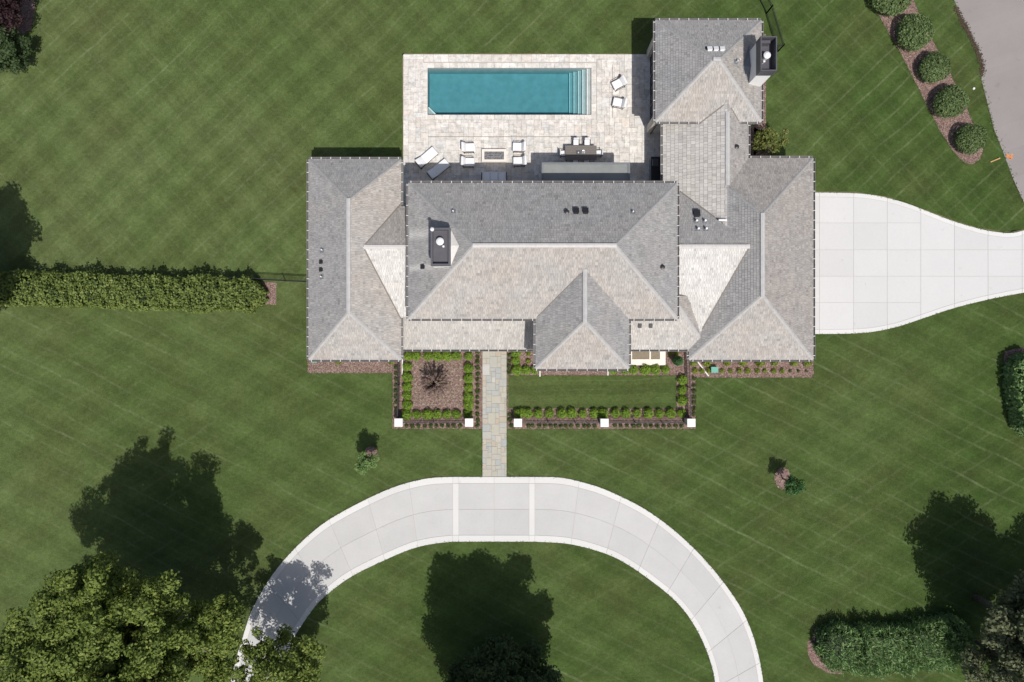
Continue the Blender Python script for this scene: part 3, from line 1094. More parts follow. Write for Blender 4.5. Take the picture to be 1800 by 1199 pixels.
def shingles(mb, pts, e, wid):
    o = pts[0]
    U = (pts[1] - pts[0]).normalized()
    N = (pts[1] - pts[0]).cross(pts[2] - pts[0]).normalized()
    if N.z < 0:
        N = -N
    V = N.cross(U).normalized()
    if V.z < 0:
        V = -V
    poly = [((p - o).dot(U), (p - o).dot(V)) for p in pts]
    u0, u1 = min(p[0] for p in poly), max(p[0] for p in poly)
    v0, v1 = min(p[1] for p in poly), max(p[1] for p in poly)
    v = v0 - 0.03
    row = 0
    while v < v1:
        ee = e * rnd.uniform(0.96, 1.04)
        u = u0 - rnd.uniform(0, 0.2)
        while u < u1:
            w = rnd.uniform(*wid)
            c = clip_poly(poly, u, u + w - 0.012, v, v + ee)
            if len(c) >= 3:
                t = 0.028 + rnd.uniform(-0.006, 0.01)
                vj = v + rnd.uniform(-0.012, 0.012)
                i = len(mb.v)
                top = [o + U * a_ + V * b_ + N * (0.004 + t * (1 - min(1, max(0, (b_ - v) / ee)))) for a_, b_ in c]
                mb.v += [tuple(p) for p in top]
                area = sum(c[k][0] * c[(k + 1) % len(c)][1] - c[(k + 1) % len(c)][0] * c[k][1] for k in range(len(c)))
                idx = list(range(i, i + len(c)))
                mb.f.append(tuple(idx if area > 0 else idx[::-1]))
                low = [k for k in range(len(c)) if c[k][1] < v + 1e-4]
                if len(low) == 2:
                    a_, b_ = low
                    j = len(mb.v)
                    for k in (a_, b_):
                        mb.v.append(tuple(o + U * c[k][0] + V * c[k][1] - N * 0.02))
                    mb.f.append((i + a_, i + b_, j + 1, j))
            u += w
        v += ee
        row += 1


def ridge_cap(roof, a_, b_, w=0.16, lift=0.05, mat=None, drop=0.5, side=0.05):
    """raised cap of overlapping boards along a ridge or hip"""
    a_, b_ = Vector(a_), Vector(b_)
    d = b_ - a_
    L = d.length
    d.normalize()
    sx = d.cross(Vector((0, 0, 1))).normalized()
    n = max(2, int(L / 0.3))
    mb = MB()
    prof = []
    for k in range(n):
        for t, up in ((k / n, 0.018), ((k + 1) / n, 0.0)):
            prof.append((a_ + d * L * t, lift + up))
    i0 = len(mb.v)
    for p, z in prof:
        dn = w * drop
        mb.v += [tuple(p + sx * w + Vector((0, 0, z - dn - side))), tuple(p + sx * w + Vector((0, 0, z - dn))), tuple(p + Vector((0, 0, z))),
                 tuple(p - sx * w + Vector((0, 0, z - dn))), tuple(p - sx * w + Vector((0, 0, z - dn - side)))]
    m = len(prof)
    for k in range(m - 1):
        for s in range(4):
            p, q2 = i0 + k * 5 + s, i0 + (k + 1) * 5 + s
            mb.f.append((p, p + 1, q2 + 1, q2))
    mb.f.append(tuple(i0 + s for s in range(5)))
    mb.f.append(tuple(i0 + (m - 1) * 5 + 4 - s for s in range(5)))
    mb.build('ridge_cap', mat or M['cap'], roof.obj)


def gutter(roof, a_, b_, out, straps=True, sp=0.72):
    a_, b_, out = Vector(a_), Vector(b_), Vector(out)
    mb = MB()
    prof = [(0.0, -0.01), (0.0, -0.13), (0.11, -0.13), (0.135, -0.03), (0.135, 0.0), (0.165, 0.0), (0.165, -0.03), (0.125, -0.15), (-0.02, -0.15)]
    d = (b_ - a_).normalized()
    for p in (a_ - d * 0.0, b_ + d * 0.0):
        mb.v += [tuple(p + out * (o_ + 0.005) + Vector((0, 0, z))) for o_, z in prof]
    n = len(prof)
    for k in range(n - 1):
        mb.f.append((k, k + 1, n + k + 1, n + k))
    for base_ in (0, n):
        mb.f.append(tuple(base_ + k for k in (1, 2, 3, 4, 5, 6, 7, 8)))
    mb.build('gutter', M['gutter'], roof.obj)
    if straps:
        L = (b_ - a_).length
        sb = MB()
        k = int(L / sp)
        for j in range(k + 1):
            p = a_ + d * (L - k * sp) / 2 + d * j * sp
            sb.obox(p + out * 0.085 + Vector((0, 0, 0.012)), d * 0.024, out * 0.075, Vector((0, 0, 0.008)))
        sb.build('gutter_strap', M['strap'], roof.obj, kind='stuff')


def hip(label, x0, x1, y0, y1, h, s, mats=None, mat=None, caps=True, gut='NSEW', capmat=None):
    """eave rectangle in photo pixels at height h; returns the roof with planes in order S, E, N, W"""
    a_, b_ = W(x0, y1, h), W(x1, y0, h)
    X0, Y0, X1, Y1 = a_.x, a_.y, b_.x, b_.y
    mat = mat or M['shingle']
    mats = mats or {}
    R = Roof(label, mat)
    wx, wy = X1 - X0, Y1 - Y0
    if wx <= wy:
        r = wx / 2
        p, q_ = Vector((X0 + r, Y0 + r, h + r * s)), Vector((X0 + r, Y1 - r, h + r * s))
        C = [Vector((X0, Y0, h)), Vector((X1, Y0, h)), Vector((X1, Y1, h)), Vector((X0, Y1, h))]
        R.add([C[0], C[1], p], mats.get('S'))
        R.add([C[1], C[2], q_, p], mats.get('E'))
        R.add([C[2], C[3], q_], mats.get('N'))
        R.add([C[3], C[0], p, q_], mats.get('W'))
        hips = [(C[0], p), (C[1], p), (C[2], q_), (C[3], q_)]
    else:
        r = wy / 2
        p, q_ = Vector((X0 + r, Y0 + r, h + r * s)), Vector((X1 - r, Y0 + r, h + r * s))
        C = [Vector((X0, Y0, h)), Vector((X1, Y0, h)), Vector((X1, Y1, h)), Vector((X0, Y1, h))]
        R.add([C[0], C[1], q_, p], mats.get('S'))
        R.add([C[1], C[2], q_], mats.get('E'))
        R.add([C[2], C[3], p, q_], mats.get('N'))
        R.add([C[3], C[0], p], mats.get('W'))
        hips = [(C[0], p), (C[1], q_), (C[2], q_), (C[3], p)]
    R.build()
    R.C, R.ridge = C, (p, q_)
    if caps:
        for k, (c, t) in enumerate(hips):
            ridge_cap(R, c, t, 0.13 if k < 2 else 0.09, 0.03, M['cap_hip'] if k < 2 else M['cap_shade'], 0.38, 0.02)
        if (q_ - p).length > 0.2:
            d = (q_ - p).normalized() * 0.1
            ridge_cap(R, p - d, q_ + d, 0.14, 0.085, capmat or M['cap'], s * 0.5, 0.08)
    if 'S' in gut: gutter(R, C[0], C[1], (0, -1, 0))
    if 'E' in gut: gutter(R, C[1], C[2], (1, 0, 0))
    if 'N' in gut: gutter(R, C[2], C[3], (0, 1, 0))
    if 'W' in gut: gutter(R, C[3], C[0], (-1, 0, 0))
    return R


def body(X0, X1, Y0, Y1, z1, mat='stucco', z0=-0.1):
    m_ = MB()
    m_.box(X0, X1, Y0, Y1, z0, z1)
    return m_.build('wall', M[mat], house)


HE = 3.8
wing = hip('hip roof of the west wing', 543, 705, 280, 632, HE, 0.6, mats={'W': M['shingle_shade'], 'N': M['shingle_shade']})
main = hip('tall main hip roof', 718, 1190, 322, 560, 6.2, 0.58, mats={'N': M['shingle_shade'], 'W': M['shingle_shade'], 'E': M['shingle_shade']}, capmat=M['cap_pale'])
east = hip('hip roof of the garage wing', 1211, 1429, 278, 632, HE, 0.52, mats={'W': M['shingle_shade'], 'N': M['shingle_shade_tan'], 'E': M['shingle_shade_tan']})
north = hip('hip roof of the pool room', 1152, 1338, 36, 214, 4.4, 0.58, mats={'W': M['shingle_shade'], 'N': M['shingle_shade'], 'E': M['shingle_shade_tan']})
# front cross hip: same eave as the main roof, its ridge running back into it
h6, s6 = 6.2, 0.58
ca, cb_ = W(941.5, 648, h6), W(1105, 648, h6)
r6 = (cb_.x - ca.x) / 2
zc = h6 + r6 * s6
xc = (ca.x + cb_.x) / 2
ym = W(0, 560, h6).y
yb = ym + r6 + 0.4
cross = Roof('front cross hip roof', M['shingle'])
P0, P1 = Vector((ca.x, ca.y, h6)), Vector((cb_.x, ca.y, h6))
pk = Vector((xc, ca.y + r6, zc))
bk = Vector((xc, ym + r6, zc))
cross.add([P0, P1, pk])
cross.add([P1, Vector((cb_.x, ym, h6)), bk, pk], M['shingle_shade'])
cross.add([Vector((ca.x, ym, h6)), P0, pk, bk], M['shingle_shade'])
cross.build()
ridge_cap(cross, P0, pk, 0.12, 0.03, M['cap_hip'], 0.38, 0.02)
ridge_cap(cross, P1, pk, 0.12, 0.03, M['cap_hip'], 0.38, 0.02)
ridge_cap(cross, pk - Vector((0, 0.1, 0)), bk, 0.14, 0.085, None, 0.3, 0.08)
gutter(cross, P0, P1, (0, -1, 0))
gutter(cross, Vector((ca.x, ym - 0.1, h6)), P0, (-1, 0, 0))
gutter(cross, P1, Vector((cb_.x, ym - 0.1, h6)), (1, 0, 0))
# link between west wing and main house (roof lower than the main eave)
yr = W(0, 434, 5.3).y
xw, xe = W(612, 0, 5.3).x, W(760, 0, 5.3).x
linkW = Roof('low pale roof between west wing and main house', M['shingle_pale'])
runS, runN = 5.0, 3.2
xs_e = W(716.5, 0, 3.8).x
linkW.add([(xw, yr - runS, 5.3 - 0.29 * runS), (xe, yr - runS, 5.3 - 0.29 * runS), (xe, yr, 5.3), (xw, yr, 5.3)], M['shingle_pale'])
linkW.add([(xe, yr + runN, 5.3 - 0.44 * runN), (xw, yr + runN, 5.3 - 0.44 * runN), (xw, yr, 5.3), (xe, yr, 5.3)], M['shingle_shade_tan'])
linkW.build()
ridge_cap(linkW, (W(640, 0, 5.3).x, yr, 5.3), (xe, yr, 5.3), 0.15, 0.07, M['cap_pale'], 0.2, 0.05)
# porch roof left of the cross hip
hE = 2.95
pa, pb = W(708, 614, hE), W(955, 614, hE)
porch = Roof('low front porch roof beside the path', M['shingle_mid'])
runp = ym + 0.9 - pa.y
porch.add([(pa.x, pa.y, hE), (pb.x, pa.y, hE), (pb.x, pa.y + runp, hE + 0.22 * runp), (pa.x, pa.y + runp, hE + 0.22 * runp)])
porch.build()
gutter(porch, (pa.x, pa.y, hE), (W(943, 0, hE).x, pa.y, hE), (0, -1, 0))
# small porch roof right of the cross hip, hipped into the garage link
hF = 3.8
fa, fb = W(1090, 614, hF), W(1211, 614, hF)
porchR = Roof('front roof between cross hip and garage wing', M['shingle_mid'])
fx1 = W(1236, 600, 4.1).x
runF = 3.9
top_l = Vector((fa.x, fa.y + runF, hF + 0.45 * runF))
e_low = Vector((W(1245, 0, 4.0).x, fa.y, hF))
hipT = Vector((W(1180, 500, 5.5).x, fa.y + runF, hF + 0.45 * runF))
porchR.add([(fa.x, fa.y, hF), e_low, hipT, top_l])
e2_ = Vector((hipT.x + 2.4, hipT.y, hipT.z - 2.4 * 0.5))
porchR.add([e_low, e2_, hipT], M['shingle_shade_tan'])
porchR.build()
ridge_cap(porchR, e_low + Vector((0, 0.0, 0)), hipT, 0.12, 0.03, M['cap_hip'], 0.3, 0.02)
gutter(porchR, (W(1106, 0, hF).x, fa.y, hF), (fb.x, fa.y, hF), (0, -1, 0))
# link between main house and garage wing
yg = W(0, 433.5, 5.8).y
xg0, xg1 = W(1170, 0, 5.8).x, W(1330, 0, 5.8).x
linkE = Roof('pale roof between main house and garage wing', M['shingle_pale'])
rs, rn = 6.6, 4.6
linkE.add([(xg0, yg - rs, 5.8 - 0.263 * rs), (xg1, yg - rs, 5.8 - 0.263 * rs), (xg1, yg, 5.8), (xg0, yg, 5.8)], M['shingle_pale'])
linkE.add([(xg1, yg + rn, 5.8 - 0.46 * rn), (xg0, yg + rn, 5.8 - 0.46 * rn), (xg0, yg, 5.8), (xg1, yg, 5.8)], M['shingle_shade'])
linkE.build()
ridge_cap(linkE, (xg0, yg, 5.8), (W(1318, 0, 5.8).x, yg, 5.8), 0.15, 0.08, M['cap_pale'], 0.2, 0.06)
# roof running north to the pool room
li = Roof('long silvered roof running back to the pool room', M['shingle_mid'])
lx0, lxr, lx1 = W(1165, 0, 3.3).x, W(1279, 0, 5.1).x, W(1315, 0, 3.8).x
ly0, ly1 = W(0, 388, 5.0).y, W(0, 175, 5.0).y
lyS = W(0, 440, 3.3).y
li.add([(lx0, ly1, 3.3), (lx0, lyS, 3.3), (lxr, lyS, 5.1), (lxr, ly1, 5.1)], M['shingle_mid'], 0.3, (0.16, 0.34))
li.add([(lx1, ly0 + 2.0, 3.8), (lx1, ly1, 3.8), (lxr, ly1, 5.1), (lxr, ly0 + 2.0, 5.1)], M['shingle_shade_tan'])
li.build()
ridge_cap(li, (lxr, W(0, 326, 5.1).y, 5.1), (lxr, W(0, 196, 5.1).y, 5.1), 0.14, 0.07, M['cap'], 0.3, 0.08)
gutter(li, (lx0, W(0, 216, 3.3).y, 3.3), (lx0, W(0, 345, 3.3).y, 3.3), (-1, 0, 0))
gutter(li, (lx1, W(0, 278, 3.8).y, 3.8), (lx1, W(0, 214, 3.8).y, 3.8), (1, 0, 0))

def valley(Ra, ia, Rb, ib, pts, w=0.1):
    """lead strip laid in the valley where two slopes meet"""
    m_ = MB()
    P = []
    f_ = lambda x, y: Ra.z_at(ia, x, y)[0].z - Rb.z_at(ib, x, y)[0].z
    for x, y in pts:
        for _ in range(12):
            e0 = f_(x, y)
            if abs(e0) < 0.004:
                break
            gx, gy = f_(x + 1, y) - e0, f_(x, y + 1) - e0
            g2 = gx * gx + gy * gy
            x, y = x - e0 * gx / g2, y - e0 * gy / g2
        pa_, pb_ = Ra.z_at(ia, x, y)[0], Rb.z_at(ib, x, y)[0]
        P.append((pa_ if pa_.z > pb_.z else pb_) + Vector((0, 0, 0.05)))
    for a_, b_ in zip(P, P[1:]):
        m_.bar(a_, b_, w, 0.012)
    m_.build('valley_strip', M['valley'], Ra.obj)


M['valley'] = simple('valley_metal', (0.24, 0.215, 0.19), rough=0.7)
valley(wing, 1, linkW, 1, [(640, 432), (706, 358)])
valley(wing, 1, linkW, 0, [(639, 440), (706, 560)])
valley(east, 3, linkE, 0, [(1318, 438), (1233, 578)])
valley(li, 0, linkE, 1, [(1192, 341), (1277, 384)])
valley(li, 0, north, 0, [(1277, 191), (1228, 213)])
valley(li, 1, north, 0, [(1281, 192), (1299, 213)], 0.08)
valley(cross, 2, main, 0, [(1023, 482), (944, 556)], 0.07)

# walls under the roofs
ov = 0.5


def wall_of(R, top, inset=ov):
    c = R.C
    return body(c[0].x + inset, c[1].x - inset, c[0].y + inset, c[2].y - inset, top)


wall_of(wing, HE - 0.16)
wall_of(main, 6.04)
wall_of(east, HE - 0.16, 0.52)
wall_of(north, 4.24)
body(ca.x + ov, cb_.x - ov, ca.y + ov, ym + 1.2, 6.03)
body(wing.C[1].x - 1.0, main.C[0].x + 1.2, yr - runS + 0.9, yr + runN - 0.6, 3.6)
body(main.C[1].x - 1.2, east.C[0].x + 1.0, fa.y + 0.6, yg + rn - 0.8, 3.55)
body(lx0 + 1.1, lx1 - 0.5, lyS + 1.0, ly1 + 0.4, 3.05)
for px in (716, 760, 806, 846, 892, 935):
    c = W(px, 610, 2.7)
    m_ = MB()
    m_.box(c.x - 0.11, c.x + 0.11, pa.y + 0.18, pa.y + 0.40, 0.0, hE - 0.17)
    m_.build('porch_column', M['white'], house)
m_ = MB()
sa = W(712, 0, 0).x
m_.box(sa, pb.x, pa.y + 0.1, ym + 0.55, -0.1, 0.14)
m_.build('porch_floor', M['offwhite'], house)


def window(c, axis, sgn, w, h, bars=2, name='window'):
    """window set proud of a wall; axis 'x' means the wall faces +-x"""
    fr, pn = MB(), MB()
    t = 0.07
    def put(mb, u0, u1, z0, z1, d0, d1):
        if axis == 'x':
            mb.box(c[0] + sgn * d0, c[0] + sgn * d1, c[1] + u0, c[1] + u1, c[2] + z0, c[2] + z1)
        else:
            mb.box(c[0] + u0, c[0] + u1, c[1] + sgn * d0, c[1] + sgn * d1, c[2] + z0, c[2] + z1)
    put(fr, -w / 2, w / 2, -h / 2, -h / 2 + t, 0.003, 0.06)
    put(fr, -w / 2, w / 2, h / 2 - t, h / 2, 0.003, 0.06)
    put(fr, -w / 2, -w / 2 + t, -h / 2 + t, h / 2 - t, 0.003, 0.06)
    put(fr, w / 2 - t, w / 2, -h / 2 + t, h / 2 - t, 0.003, 0.06)
    for k in range(1, bars):
        u = -w / 2 + w * k / bars
        put(fr, u - 0.02, u + 0.02, -h / 2 + t, h / 2 - t, 0.004, 0.045)
    put(pn, -w / 2 + t, w / 2 - t, -h / 2 + t, h / 2 - t, 0.005, 0.02)
    f = fr.build(name, M['black'], house)
    pn.build('pane', M['glass'], f)


def windows_along(R, side, n, zc_, w, h, inset=ov, t0=0.1, t1=0.9, bars=2, name='window'):
    c = R.C
    for k in range(n):
        t = t0 + (t1 - t0) * (k + 0.5) / n
        if side == 'S': window((c[0].x + (c[1].x - c[0].x) * t, c[0].y + inset, zc_), 'y', -1, w, h, bars, name)
        if side == 'N': window((c[0].x + (c[1].x - c[0].x) * t, c[2].y - inset, zc_), 'y', 1, w, h, bars, name)
        if side == 'W': window((c[0].x + inset, c[0].y + (c[2].y - c[0].y) * t, zc_), 'x', -1, w, h, bars, name)
        if side == 'E': window((c[1].x - inset, c[0].y + (c[2].y - c[0].y) * t, zc_), 'x', 1, w, h, bars, name)


windows_along(wing, 'S', 2, 1.9, 1.5, 1.8)
windows_along(wing, 'W', 4, 1.9, 1.4, 1.7)
windows_along(wing, 'N', 2, 1.9, 1.5, 1.8)
windows_along(main, 'N', 6, 5.1, 1.5, 1.2)
windows_along(main, 'N', 5, 1.45, 2.2, 2.6, bars=3, name='glass_door')
windows_along(main, 'S', 4, 5.0, 1.2, 1.2, t0=0.02, t1=0.42)
windows_along(east, 'S', 3, 1.8, 1.4, 1.7)
windows_along(east, 'N', 1, 1.8, 1.4, 1.7, 0.52, 0.5, 0.9)
windows_along(north, 'W', 3, 1.55, 2.2, 2.7, t0=0.03, t1=0.97, bars=3, name='glass_door')
windows_along(north, 'N', 2, 1.8, 1.4, 1.7)
for x in (-0.3, 1.4):
    window((xc + x - 0.55, ca.y + ov, 4.4), 'y', -1, 1.2, 1.6)
    window((xc + x - 0.55, ca.y + ov, 1.7), 'y', -1, 1.2, 1.9)
dx = W(869, 0).x
m_ = MB()
m_.box(dx - 0.55, dx + 0.55, main.C[0].y + ov - 0.06, main.C[0].y + ov - 0.003, 0.14, 2.45)
dr = m_.build('door', M['dark_metal'], house)
m_ = MB()
m_.bar((dx + 0.4, main.C[0].y + ov - 0.09, 1.05), (dx + 0.4, main.C[0].y + ov - 0.09, 1.35), 0.03)
m_.build('handle', M['steel'], dr)
for k in range(3):
    yy = W(0, 400 + 62 * k).y
    m_ = MB()
    xx = east.C[1].x - 0.52
    m_.box(xx + 0.003, xx + 0.06, yy - 1.25, yy + 1.25, 0.05, 2.5)
    m_.build('garage_door', M['white'], house)
# stone corner pilasters of the pool room
for yy in (north.C[0].y + 0.72, north.C[2].y - 0.72):
    m_ = MB()
    m_.box(north.C[0].x + ov - 0.3, north.C[0].x + ov - 0.003, yy - 0.3, yy + 0.3, 0, 3.5)
    m_.build('pilaster', M['stone'], house)


# ---- chimneys
def chimney(bx0, bx1, by0, by1, zb, zw, zt, rimw, wallmat, label):
    """stucco shaft with a dark metal cap whose recessed top holds a round flue"""
    m_ = MB()
    m_.box(bx0, bx1, by0, by1, zb, zw)
    c = m_.build('chimney', M[wallmat], house, label=label)
    cap = MB()
    o_ = 0.05
    x0, x1, y0, y1 = bx0 - o_, bx1 + o_, by0 - o_, by1 + o_
    for b_ in ((x0, x1, y0, y0 + rimw), (x0, x1, y1 - rimw, y1), (x0, x0 + rimw, y0 + rimw, y1 - rimw), (x1 - rimw, x1, y0 + rimw, y1 - rimw)):
        cap.box(b_[0], b_[1], b_[2], b_[3], zw - 0.004, zt)
    cap.build('cap', M['dark_metal'], c)
    fl = MB()
    fl.box(x0 + rimw, x1 - rimw, y0 + rimw, y1 - rimw, zw + 0.003, zw + 0.06)
    fl.build('cap_tray', M['dark_metal'], c)
    return c


z1c = 9.2
k = W(757, 467, z1c), W(791.5, 400.5, z1c)
ch1 = chimney(k[0].x + 0.05, k[1].x - 0.05, k[0].y + 0.05, k[1].y - 0.05, 5.8, 8.75, z1c, 0.13, 'chimney_white', 'chimney with dark metal cap on the main roof')
c = W(773.5, 424.5, 9.15)
fb_ = MB()
fb_.disc_stack((c.x, c.y, 8.8), [(0.17, 0), (0.17, 0.3), (0.26, 0.31), (0.26, 0.40), (0.16, 0.47), (0.03, 0.5)], 20)
fb_.build('flue', M['zinc'], ch1, smooth=False)
fb_ = MB()
fb_.disc_stack((c.x + 0.22, c.y - 0.32, 8.8), [(0.05, 0), (0.05, 0.3), (0.08, 0.34), (0.02, 0.38)], 12)
fb_.build('flue', M['zinc'], ch1)
c2_ = W(759.5, 403, 9.5)
fb_ = MB()
fb_.disc_stack((c2_.x, c2_.y, 9.2), [(0.05, -0.05), (0.05, 0.15), (0.13, 0.2), (0.13, 0.3), (0.04, 0.36)], 14)
fb_.build('vent_cap', M['zinc'], ch1)
# cricket behind the shaft: two small slopes shedding water round it
cr = MB()
pA, pB, pC = k[1].x - 0.06, k[1].y - 0.1, k[0].y + 0.1
zz = lambda px, py: main.z_at(3, px, py)[0]
a1, a2, a3 = zz(792, 404), zz(807, 432), zz(792, 467)
mid = Vector((a1.x - 0.35, (a1.y + a3.y) / 2 + 0.0, a2.z + 0.05))
mid = Vector((pA, a2.y, a2.z + 0.05))
a1.x, a3.x = pA, pA
up = Vector((0, 0, 0.06))
cr.poly([a1 + up, mid + up, a2 + up]).poly([a3 + up, a2 + up, mid + up]).poly([a1, a2, mid]).poly([a1 + up, a2 + up, a2, a1]).poly([a2 + up, a3 + up, a3, a2])
cr.build('cricket', M['shingle_pale'], ch1)

zt2 = 7.65
zw2 = 6.75
q0, q1 = W(1337, 124.5, zt2), W(1366, 63.5, zt2)
ch2 = chimney(q0.x + 0.05, q1.x - 0.05, q0.y + 0.05, q1.y - 0.05, -0.1, zw2, zt2, 0.08, 'chimney_white', 'white stucco chimney with dark cap on the pool room')
c = W(1348, 97.5, 7.3)
fb_ = MB()
fb_.disc_stack((c.x, c.y, zw2 + 0.05), [(0.18, 0), (0.18, 0.45), (0.25, 0.47), (0.25, 0.58), (0.14, 0.66), (0.03, 0.68)], 20)
fb_.build('flue', M['zinc'], ch2)
fb_ = MB()
fb_.disc_stack((c.x - 0.14, c.y - 0.36, zw2 + 0.05), [(0.05, 0), (0.05, 0.35), (0.08, 0.4), (0.02, 0.44)], 12)
fb_.build('flue', M['zinc'], ch2)
m_ = MB()
m_.box(q0.x + 0.12, q1.x - 0.35, q1.y - 0.36, q1.y - 0.16, zw2 + 0.06, zw2 + 0.6)
m_.build('cap_vent', M['dark_metal'], ch2)
cr = MB()
e1, e2, e3 = north.z_at(1, 1309, 78)[0], north.z_at(1, 1305, 118)[0], north.z_at(1, 1314, 151)[0]
md = Vector((q0.x + 0.06, e2.y, e2.z + 0.12))
f1, f3 = Vector((q0.x + 0.06, e1.y, north.z_at(1, 1316, 78)[0].z)), Vector((q0.x + 0.06, q0.y + 0.06, north.z_at(1, 1316, 150)[0].z))
u5 = Vector((0, 0, 0.05))
cr.poly([f1 + u5, e2 + u5, md + u5]).poly([f3 + u5, md + u5, e2 + u5]).poly([f1 + u5, f1, e2, e2 + u5]).poly([e2 + u5, e2, f3, f3 + u5])
cr.build('cricket', M['flash'], ch2)


# ---- pipes and vents on the roofs
def vent_pipe(R, i, px, py, r=0.05, hgt=0.35, mat='zinc', lean=0.0):
    p, n = R.z_at(i, px, py)
    m_ = MB()
    m_.tube([p - Vector((0, 0, 0.1)), p + Vector((lean * 0.5, 0, hgt * 0.6)), p + Vector((lean, 0, hgt))], [r, r, r], 10)
    o = m_.build('vent_pipe', M[mat], R.obj)
    m_ = MB()
    U = n.cross(Vector((0, 0, 1))).normalized()
    V = U.cross(n)
    m_.obox(p + n * 0.04, U * 0.16, V * 0.18, n * 0.006)
    m_.build('flashing', M['flash'], R.obj)


def roof_vent(R, i, px, py, w=0.24, d=0.3, h=0.14, mat='black', name='roof_vent'):
    p, n = R.z_at(i, px, py)
    U = Vector((0, 0, 1)).cross(n).normalized()
    V = n.cross(U)
    m_ = MB()
    m_.obox(p + n * h / 2, U * w / 2, V * d / 2, n * h / 2)
    m_.obox(p + n * (h + 0.012), U * (w / 2 + 0.03), V * (d / 2 + 0.03), n * 0.012)
    m_.build(name, M[mat], R.obj)


def round_vent(R, i, px, py):
    p, n = R.z_at(i, px, py)
    m_ = MB()
    m_.disc_stack((p.x, p.y, p.z), [(0.12, -0.1), (0.12, 0.12), (0.17, 0.13), (0.17, 0.18), (0.05, 0.22)], 14)
    m_.build('roof_vent', M['black'], R.obj)


vent_pipe(wing, 3, 567, 440); vent_pipe(wing, 3, 566, 487)
roof_vent(wing, 3, 566, 461, 0.22, 0.22); roof_vent(wing, 3, 566, 474.5, 0.22, 0.22)
vent_pipe(main, 2, 797, 372); vent_pipe(main, 2, 1112, 373)
round_vent(main, 2, 996, 373)
roof_vent(main, 2, 1012.5, 373, 0.34, 0.38, 0.2); roof_vent(main, 2, 1029, 373, 0.34, 0.38, 0.2)
round_vent(main, 1, 1164, 470); roof_vent(main, 3, 744.5, 469.5, 0.24, 0.24)
roof_vent(porchR, 0, 1124.5, 572, 0.2, 0.26, 0.1); roof_vent(porchR, 0, 1143.5, 572, 0.2, 0.26, 0.1)
for px in (1247, 1258, 1269):
    roof_vent(north, 2, px, 88, 0.3, 0.28, 0.16, 'zinc')
    roof_vent(north, 2, px - 2, 86, 0.36, 0.24, 0.06, 'black')
vent_pipe(north, 1, 1293, 109, 0.06, 0.5, 'strap', 0.2)
round_vent(li, 1, 1294, 259)
roof_vent(linkE, 1, 1224, 377, 0.4, 0.5, 0.22)
for px, py in ((1223, 389), (1238, 389), (1226, 403), (1240, 403)):
    vent_pipe(linkE, 1, px, py, 0.075, 0.4)
p, n = linkE.z_at(1, 1262, 388)
p2, n = linkE.z_at(1, 1275, 388)
m_ = MB()
m_.tube([p + Vector((0, 0, -0.1)), p + Vector((0, 0, 0.3)), p2 + Vector((0, 0, 0.35))], [0.08, 0.08, 0.08], 10)
m_.build('vent_pipe', M['zinc'], linkE.obj)

# ---- flat canopy over the dining terrace
hk = 3.8
k0, k1 = W(953, 286, hk), W(1106.5, 286, hk)
ky0 = main.C[2].y - ov
cn = MB()
cn.box(k0.x, k1.x, ky0 + 0.01, k0.y, hk - 0.32, hk - 0.08)
can = cn.build('canopy', M['gray_roof'], house, label='flat gray canopy roof behind the dining table')
rm = MB()
rm.box(k0.x - 0.04, k1.x + 0.04, k0.y - 0.1, k0.y + 0.02, hk - 0.36, hk)
rm.box(k0.x - 0.04, k0.x + 0.10, ky0 + 0.01, k0.y - 0.1, hk - 0.36, hk)
rm.box(k1.x - 0.10, k1.x + 0.04, ky0 + 0.01, k0.y - 0.1, hk - 0.36, hk)
rm.build('canopy_rim', M['gray_rim'], can)
for x in (k0.x + 0.2, (k0.x * 2 + k1.x) / 3, (k0.x + 2 * k1.x) / 3, k1.x - 0.2):
    m_ = MB()
    m_.box(x - 0.09, x + 0.09, k0.y - 0.4, k0.y - 0.22, 0.05, hk - 0.36)
    m_.build('canopy_post', M['gray_rim'], can)

# ---- window-well and odd pieces along the front
ww = thing('window_well', 'cream stone window well with two tan grates beside the cross hip', 'window well', W(1138, 629))
a_, b_ = W(1100, 606, 0.3), W(1170, 642, 0.3)
m_ = MB()
i0, i1 = W(1111, 616, 0.3), W(1162, 631.5, 0.3)
m_.box(a_.x, b_.x, b_.y, i1.y, 0.0, 0.3)
m_.box(a_.x, i0.x, i1.y, a_.y, 0.0, 0.3)
m_.box(W(1160, 0, 0.3).x, b_.x, i1.y, a_.y, 0.0, 0.3)
xm0, xm1 = W(1141.5, 0, 0.3).x, W(1144, 0, 0.3).x
m_.box(xm0, xm1, i1.y, a_.y, 0.0, 0.3)
m_.build('curb', M['offwhite'], ww)
for x0, x1 in ((i0.x, xm0), (xm1, W(1160, 0, 0.3).x)):
    m_ = MB()
    n = int((x1 - x0) / 0.055)
    for k in range(n):
        xx = x0 + 0.01 + k * (x1 - x0 - 0.02) / n
        m_.box(xx, xx + 0.034, i1.y + 0.01, a_.y, 0.21, 0.25)
    m_.box(x0, x1, i1.y, a_.y, 0.12, 0.14)
    m_.build('grate', M['tan_grate'], ww)
for px0, py0, px1, py1, lab in ((949, 640, 949, 662, 'white drain pipe at the left foot of the cross hip, ending on the lawn'),
                                (1068.5, 640, 1068.5, 660, 'white drain pipe poking out under the cross hip beside round shrubs'),
                                (1225, 634, 1245.5, 661, 'long white drain pipe lying diagonally across the mulch near green box'),
                                (707.5, 600, 707, 659, 'thin white drain pipe running along the inside of the left garden fence')):
    m_ = MB()
    a_, b_ = W(px0, py0, 0.1), W(px1, py1, 0.1)
    m_.tube([a_, (a_ + b_) / 2, b_], [0.055] * 3, 10)
    tag(m_.build('drain_pipe', M['white']), lab, 'pipe', 'white drain pipes along the front')
